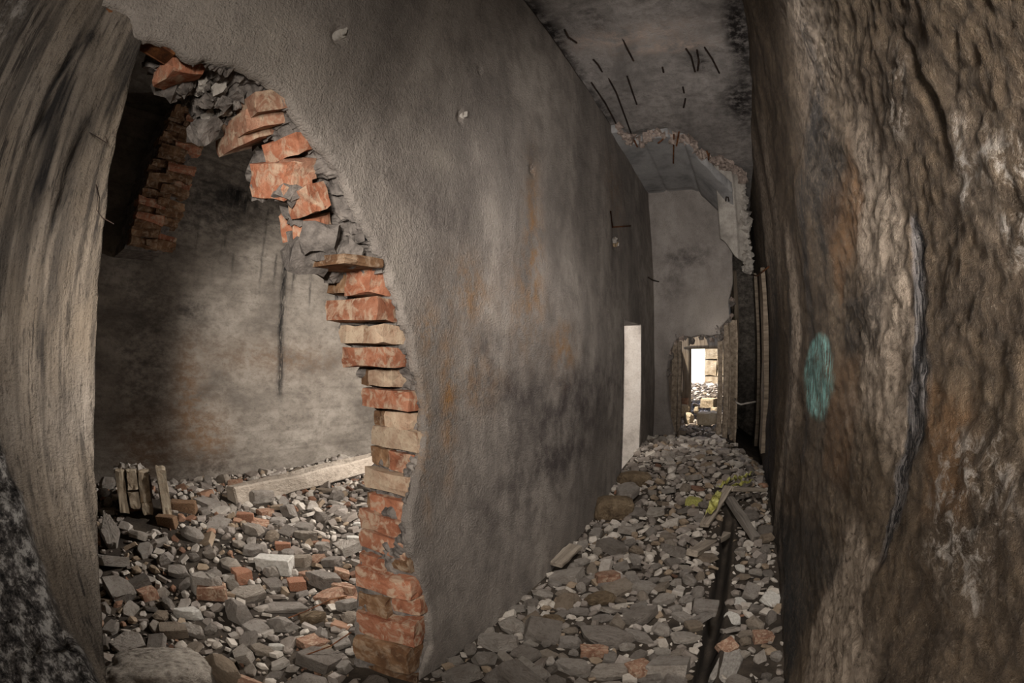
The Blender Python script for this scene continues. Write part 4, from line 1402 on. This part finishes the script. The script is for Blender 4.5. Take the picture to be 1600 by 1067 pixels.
hero(233, 930, 32, 26, 'block', BRICKF, 'brownish brick block right of the square pale block', .6, 25, name='brick_fragment', cat='brick', seed=78)
hero(384, 810, 30, 18, 'block', BRICK, 'orange brick lying near the long kerb in the chamber', .55, -12, name='brick_fragment', cat='brick', seed=79)
hero(289, 795, 44, 20, 'block', BRICKD, 'brown brick lying right of the standing brick stump', .45, -12, name='brick_fragment', cat='brick', seed=80)
hero(415, 802, 26, 18, 'block', BRICKF, 'dull brick right of the orange brick near the long kerb', .5, 30, name='brick_fragment', cat='brick', seed=81)
hero(430, 884, 60, 30, 'block', WHITEST, 'large white angular stone in the middle of the chamber rubble', .45, -15, seed=82)
hero(400, 862, 52, 28, 'slab', STONE, 'grey slab just behind the large white angular stone', .35, 10, seed=83)
hero(478, 839, 44, 18, 'slab', STONE, 'flat pale slab at mid chamber near the broken brick edge', .35, -10, seed=84)
hero(443, 856, 26, 14, 'block', BRICK, 'small orange brick end under a flat pale slab', .6, 0, name='brick_fragment', cat='brick', seed=85)
hero(503, 855, 34, 20, 'slab', STONE, 'pale stone right of the small orange brick end', .45, 15, seed=86)
hero(508, 912, 66, 34, 'slab', STONE, 'long two-toned slab close to the broken brick edge', .45, -28, seed=87)
hero(540, 924, 40, 28, 'block', BRICKF, 'brown block end at the right of the long two-toned slab', .6, -28, seed=88, name='brick_fragment', cat='brick')
hero(465, 916, 30, 28, 'block', BRICK, 'orange brick block left of the long two-toned slab', .75, 5, name='brick_fragment', cat='brick', seed=89)
hero(546, 947, 48, 22, 'slab', STONE, 'grey brown slab below the long two-toned slab', .4, 15, seed=90)
hero(487, 967, 54, 22, 'slab', BROWNST, 'brown flat slab in the front of the chamber rubble', .35, 0, seed=91)
hero(448, 949, 84, 20, 'slab', STONE, 'broad dark flat slab in the front of the chamber rubble', .12, 0, seed=92)
hero(432, 1012, 34, 18, 'slab', WHITEST, 'small whitish flat stone near the bottom of the chamber rubble', .35, -10, seed=93)
hero(554, 846, 24, 20, 'block', WHITEST, 'white block touching the broken brick edge', .7, 0, seed=94)
hero(561, 821, 24, 10, 'slab', WHITEST, 'white flat chip behind the broken brick edge', .35, 0, seed=95)
hero(408, 782, 46, 18, 'slab', STONE, 'broken grey slab end lying before the long kerb', .4, 8, seed=96, lift=.02)
hero(425, 895, 34, 30, 'chunk', STONE, 'grey chunk in front of the large white angular stone', .6, 20, seed=97)
hero(470, 880, 44, 24, 'slab', STONE, 'grey chunk right of the large white angular stone', .5, 20, seed=98)
hero(520, 880, 44, 22, 'slab', STONE, 'grey slab slanting behind the long two-toned slab', .4, 25, seed=99)
hero(213, 790, 40, 24, 'block', BRICKD, 'brown brick lying before the standing stump', .5, 5, name='brick_fragment', cat='brick', seed=120)
hero(262, 815, 34, 22, 'block', BRICKD, 'brown brick right below the standing stump', .5, -25, name='brick_fragment', cat='brick', seed=121)

# long kerb along the back of the chamber
a, b = hit_ground(362, 784)[0], hit_ground(604, 728)[0]
o = beam('kerb', a + Vector((0, 0, .04)), b + Vector((0, 0, .08)), .13, .14, STONE, jit=.012, bevel=.012)
tag(o, 'long grey concrete kerb lying along the back wall of the chamber', 'kerb')
for t in np.linspace(0, 1, 14):
    p = a.lerp(b, float(t))
    placed.append((p.x, p.y, .09))
# standing brick stump
g, t = hit_ground(230, 800)
st = bpy.data.objects.new('brick_stump', None)
COL.objects.link(st)
st.location = g
tag(st, 'standing stump of mortared bricks against the chamber back wall', 'brickwork')
placed.append((g.x, g.y, .25))
va = math.atan2(g.y, g.x) - math.pi / 2
def stump_piece(name, me, mat, lx, ly, lz, rx=0.0, ry=0.0):
    me.materials.append(mat)
    o = bpy.data.objects.new(name, me)
    COL.objects.link(o)
    o.parent = st
    o.location = Matrix.Rotation(va, 3, 'Z') @ Vector((lx, ly, lz))
    o.rotation_euler = (rx, ry, va)


STUMPC = m_brick('limey_brick', srgb(140, 122, 100), srgb(176, 160, 138), srgb(196, 182, 160), 0.6)
stump_piece('mortar_core', brick_mesh(.22, .13, .22, 801, .35), MORTAR, -.06, .05, .13)
for lx, lz, w_, h_, sd in ((-.155, .15, .062, .26, 802), (-.075, .22, .07, .12, 803), (-.075, .10, .07, .10, 804), (.005, .18, .075, .19, 805), (.005, .05, .075, .08, 806), (.135, .14, .065, .30, 807)):
    stump_piece('brick', brick_mesh(w_, .13, h_, sd, .12), STUMPC, lx, -.02 if lx < .1 else -.05, lz, .03 * math.sin(sd), .04 * math.sin(sd * 2))
for k in range(9):
    stump_piece('mortar_lump', brick_mesh(.05, .05, .035, 820 + k, .35), PALEC, -.17 + .038 * k * (1 if k < 6 else .3), .0, .27 + .02 * math.sin(k * 2.3), k, k * 2)


def plank(px0, py0, px1, py1, w, h, mat, label, name='plank', cat='plank', z0=.06, z1=.06):
    a_, b_ = hit_ground(px0, py0)[0], hit_ground(px1, py1)[0]
    o = beam(name, a_ + Vector((0, 0, z0)), b_ + Vector((0, 0, z1)), w, h, mat, jit=.004, bevel=.004)
    tag(o, label, cat)
    for t_ in (0.1, .3, .5, .7, .9):
        p_ = a_.lerp(b_, t_)
        placed.append((p_.x, p_.y, w * .6))
    return o


plank(1099, 832, 1136, 784, .07, .03, WOOD, 'pale grey plank leaning across the rubble below the yellow plastic', z0=.05, z1=.12)
plank(1138, 787, 1192, 783, .06, .03, WOOD, 'short pale plank lying crosswise towards the muddy wall', z0=.12, z1=.10)
plank(1138, 793, 1180, 850, .06, .05, WOODD, 'grey pipe-like batten slanting down beside the gutter', 'batten', 'batten', .07, .04)
plank(1079, 878, 1132, 847, .08, .04, WOOD, 'long pale splintered plank in the middle of the corridor rubble', z0=.06, z1=.06)
plank(867, 896, 899, 866, .09, .03, WOOD, 'pale strip of board at the foot of the plaster wall', z0=.06, z1=.06)
# yellow plastic strips
for k, (pts, lab) in enumerate(((((1108, 822), (1116, 800), (1124, 783), (1150, 775), (1171, 773)), 'crumpled yellow plastic strip draped over the planks'),
                                (((1124, 779), (1140, 768), (1156, 762), (1170, 756)), 'second crumpled yellow plastic strip nearer the far doorway'))):
    c = [hit_ground(x, y)[0] + Vector((0, 0, .10 + .02 * math.sin(i * 2.1))) for i, (x, y) in enumerate(pts)]
    c = resample([tuple(p) for p in c], 22)
    V, F = [], []
    for i, p in enumerate(c):
        for j in range(6):
            V.append((p[0] + (j - 2.5) * .014, p[1] + (j - 2.5) * .022 + .01 * math.sin(i * 1.3), p[2] + .016 * math.sin(i * 1.9 + j * 1.7)))
    for i in range(len(c) - 1):
        for j in range(5):
            F.append((i * 6 + j, i * 6 + j + 1, i * 6 + j + 7, i * 6 + j + 6))
    o = mesh_obj('plastic_strip', V, F, YELLOW)
    md = o.modifiers.new('sheet', 'SOLIDIFY')
    md.thickness = .002
    tag(o, lab, 'plastic')
# stones in the far doorway
for px, py, pw, ph, mt, lab, Y in ((1076, 656, 24, 20, SUNSTONE, 'rounded pale boulder lit by the sun in the far doorway', 6.6), (1069, 641, 20, 16, SUNSTONE, 'pale boulder behind the rounded one at the left of the far doorway', 6.85),
                                   (1070, 628, 12, 14, BRICKF, 'orange lump against the dark jamb beyond the far doorway', 7.1), (1108, 630, 24, 16, SUNSTONE, 'squared yellow stone in the middle of the far doorway', 6.9),
                                   (1118, 641, 14, 10, SUNSTONE, 'yellow stone at the right of the far doorway', 6.7), (1088, 641, 12, 10, SUNSTONE, 'small pale stone between the boulders in the far doorway', 6.8)):
    p = atY(px, py, Y)
    s = (p - Vector((0, 0, H))).length / FPX
    o = put_stone(cracked(px + py, 'chunk' if 'round' in lab or 'boulder' in lab else 'block', mt, 1, .06), 'stone', p, (pw * s / 2, pw * s / 2.4, ph * s * (.9)), (0, 0, px * .7), lab, 'stone')
    placed.append((p.x, p.y, pw * s * .5))
    if px in (1076, 1108):
        REFS.append((px, py, 'rounded pale boulder in the far doorway' if px == 1076 else 'squared yellow stone in the far doorway'))
a, b = atY(1090, 654, 6.25), atY(1126, 652, 6.25)
tag(beam('stone_beam', a, b, .2, .16, SUNSTONE, jit=.012, bevel=.01), 'pale squared beam lying across the far doorway', 'beam')


# ---- scattered rubble: sizes from large to small, each stone where nothing larger lies
def visible(x, y, z):
    d = ROT.transposed() @ (Vector((x, y, z)) - Vector((0, 0, H)))
    n = d.normalized()
    th = math.acos(max(-1, min(1, -n.z)))
    r = 2 * FPX * math.sin(th / 2)
    s = math.hypot(n.x, n.y) + 1e-9
    px, py = 800 + r * n.x / s, 533.5 - r * n.y / s
    return px, py, d.length


class Grid:
    def __init__(s, c=.15):
        s.c = c
        s.d = {}

    def add(s, x, y, r):
        s.d.setdefault((int(x // s.c), int(y // s.c)), []).append((x, y, r))

    def free(s, x, y, r, k):
        n = int((r + .3) // s.c) + 1
        cx, cy = int(x // s.c), int(y // s.c)
        for i in range(cx - n, cx + n + 1):
            for j in range(cy - n, cy + n + 1):
                for (a_, b_, q) in s.d.get((i, j), ()):
                    if (a_ - x) ** 2 + (b_ - y) ** 2 < (k * (r + q)) ** 2:
                        return False
        return True


def scatter(region, sizes, seed, keep):
    r = random.Random(seed)
    G = Grid()
    for p in placed:
        G.add(*p)
    out = []
    for rmin, rmax, tries, k in sizes:
        for _ in range(tries):
            x, y = region(r)
            rad = rmin + (rmax - rmin) * r.random() ** 1.6
            if not keep(x, y, rad):
                continue
            if G.free(x, y, rad, k):
                G.add(x, y, rad)
                out.append((x, y, rad))
    return out


def corridor_keep(x, y, r):
    if r > .06 and (y > 1.9 - (r - .06) * 4 or x > 0) and not (r < .085 and math.sin(x * 71 + y * 137) > .8):
        return False
    if x - r * .6 < -D0 + .0 and not (y > .25 and y < 1.0) and not (DY0 + .05 < y < DY1 - .05):
        return False
    if x + r * .8 > XR:
        return False
    if 1.0 < y < 3.6 and abs(x - .035) < .036 + r * .9:
        return False
    if x > .06 and 1.0 < y < 3.4 and math.sin(x * 911 + y * 577) < (.55 if r > .02 else .82):
        return False
    return True


def room_keep(x, y, r):
    if x > -1.25 + .0 and y > 1.0:
        return False
    return x - r > BX


cor = scatter(lambda r: (r.uniform(-D0, XR), .25 + 5.1 * r.random() ** 1.15), [(.075, .095, 200, .80), (.06, .085, 400, .78), (.042, .06, 2600, .72), (.028, .042, 12000, .70), (.013, .028, 18000, .70)], 21, corridor_keep)
roo = scatter(lambda r: (r.uniform(BX, -.85), r.uniform(.05, 4.2)), [(.08, .12, 120, .82), (.05, .08, 1500, .80), (.028, .05, 10000, .72), (.013, .028, 20000, .72)], 22, room_keep)
far_st = scatter(lambda r: (r.uniform(-1.0, 0.0), r.uniform(5.6, 9.5)), [(.05, .10, 200, .8), (.02, .05, 2500, .78)], 23, lambda x, y, r: not (7.4 < y < 7.9 and x < xs0))


def shape_of(i, r, rad):
    st = 'pebble' if rad < .022 else r.choice(('chunk', 'slab', 'slab', 'block', 'chunk'))
    hgt = {'pebble': r.uniform(.8, 1.2), 'chunk': r.uniform(.55, .95), 'slab': r.uniform(.35, .65), 'block': r.uniform(.5, .9)}[st]
    tilt = .55 if rad < .05 else .32
    rot = Euler((r.uniform(-tilt, tilt), r.uniform(-tilt, tilt), r.uniform(0, 6.28)))
    scl = (rad * r.uniform(.95, 1.3), rad * r.uniform(.8, 1.05), rad * hgt)
    return st, r.randrange(len(PROTO[st])), rot, scl


CLR = [srgb(132, 122, 113), srgb(154, 144, 135), srgb(170, 161, 151), srgb(182, 172, 160), srgb(146, 128, 108), srgb(192, 182, 170), srgb(140, 129, 119)]
BRC = [srgb(132, 98, 78), srgb(112, 84, 68), srgb(150, 116, 94)]


ORD = 'nearest second third fourth fifth sixth seventh eighth ninth tenth eleventh twelfth thirteenth fourteenth fifteenth sixteenth seventeenth eighteenth nineteenth twentieth'.split()


def lay(stones, name, label_stuff, seed, brick_share, n_max, sides, group, in_view, refsel):
    r = random.Random(seed)
    ranked, pos = [], []
    for i, (x, y, rad) in enumerate(stones):
        z = float(ground(x, y))
        px, py, d = visible(x, y, z)
        pos.append((px, py))
        ok = -20 < px < 1620 and -20 < py < 1090 and in_view(x, y, px, py)
        ranked.append(rad / d if ok else 0)
    order = np.argsort(-np.array(ranked))
    top = [i for i in order[:n_max].tolist() if ranked[i] > 0]
    topset = set(top)
    Vs, Fs, Cs, base = [], [], [], 0
    made = []
    for i, (x, y, rad) in enumerate(stones):
        st, k, rot, scl = shape_of(i, r, rad)
        z = float(ground(x, y)) + scl[2] * .30
        brick = r.random() < brick_share and rad < .075
        if i in topset:
            if brick:
                o = put_stone(MESHB[k % len(MESHB)], 'brick_fragment', (x, y, z), scl, rot, '', 'brick', 'brick fragments ' + group)
            else:
                o = put_stone(MESH[st][k], 'stone', (x, y, z), scl, rot, '', 'stone', 'grey stones ' + group)
            made.append((o, i, brick, {'slab': 'flat grey stone', 'chunk': 'angular grey stone', 'block': 'blocky grey stone', 'pebble': 'grey pebble'}[st]))
            continue
        V, F = PROTO[st][k]
        M = np.array(rot.to_matrix()) @ np.diag(scl)
        Vs.append(V @ M.T + np.array([x, y, z]))
        Fs.append(F + base)
        base += len(V)
        c = r.choice(BRC) if brick else r.choice(CLR)
        Cs.append(np.tile(np.array(c), (len(V), 1)))
    # each stone is told by the nearest particular stone and the side of it that it lies on
    buckets = {}
    for o, i, brick, what in made:
        px, py = pos[i]
        q = min([f for f in REFS if refsel(f)], key=lambda f: (f[0] - px) ** 2 + ((f[1] - py) * 1.4) ** 2)
        dx, dy = px - q[0], (py - q[1]) * 1.4
        side = (sides[0] if dx < 0 else sides[1]) if abs(dx) > abs(dy) else ('behind' if dy < 0 else 'in front of')
        buckets.setdefault((q[2], side, 'reddish brick fragment' if brick else what), []).append((math.hypot(dx, dy), o))
    for (ref, side, what), lst in buckets.items():
        for k, (_, o) in enumerate(sorted(lst, key=lambda t: t[0])):
            o['label'] = '%s %s %s the %s' % (ORD[min(k, 19)], what, side, ref)
    V = np.concatenate(Vs)
    F = np.concatenate(Fs)
    o = mesh_obj(name, V, F, STONES_ISL, None, False, np.concatenate(Cs)[:, :4])
    tag(o, label_stuff, 'rubble', None, 'stuff')
    return o


lay(cor, 'corridor_rubble', 'grey rubble of small stones covering the corridor floor', 31, .015, 165, ('left of', 'right of'), 'in the corridor rubble', lambda x, y, px, py: px > 640, lambda f: f[0] > 640 and 'far doorway' not in f[2])
lay(roo, 'chamber_rubble', 'grey rubble of small stones covering the side chamber floor', 32, .09, 150, ('left of', 'right of'), 'in the chamber rubble', lambda x, y, px, py: px < 640 and y > .0, lambda f: f[0] < 640)
lay(far_st, 'ruin_rubble', 'sunlit rubble on the ground beyond the far doorway', 33, .0, 12, ('left of', 'right of'), 'beyond the far doorway', lambda x, y, px, py: 1056 < px < 1130, lambda f: 'far doorway' in f[2])

# thin wires lying over the chamber rubble
for pts, lab in ((((455, 985), (480, 975), (520, 955), (545, 950)), 'thin rusty wire lying on the chamber rubble'), (((480, 1045), (520, 1030), (552, 1008)), 'thin rusty wire near the foot of the broken brick edge')):
    o = rod('wire', [hit_ground(x, y)[0] + Vector((0, 0, .07)) for x, y in pts], .003, RUST, None, 5)
    tag(o, lab, 'wire')
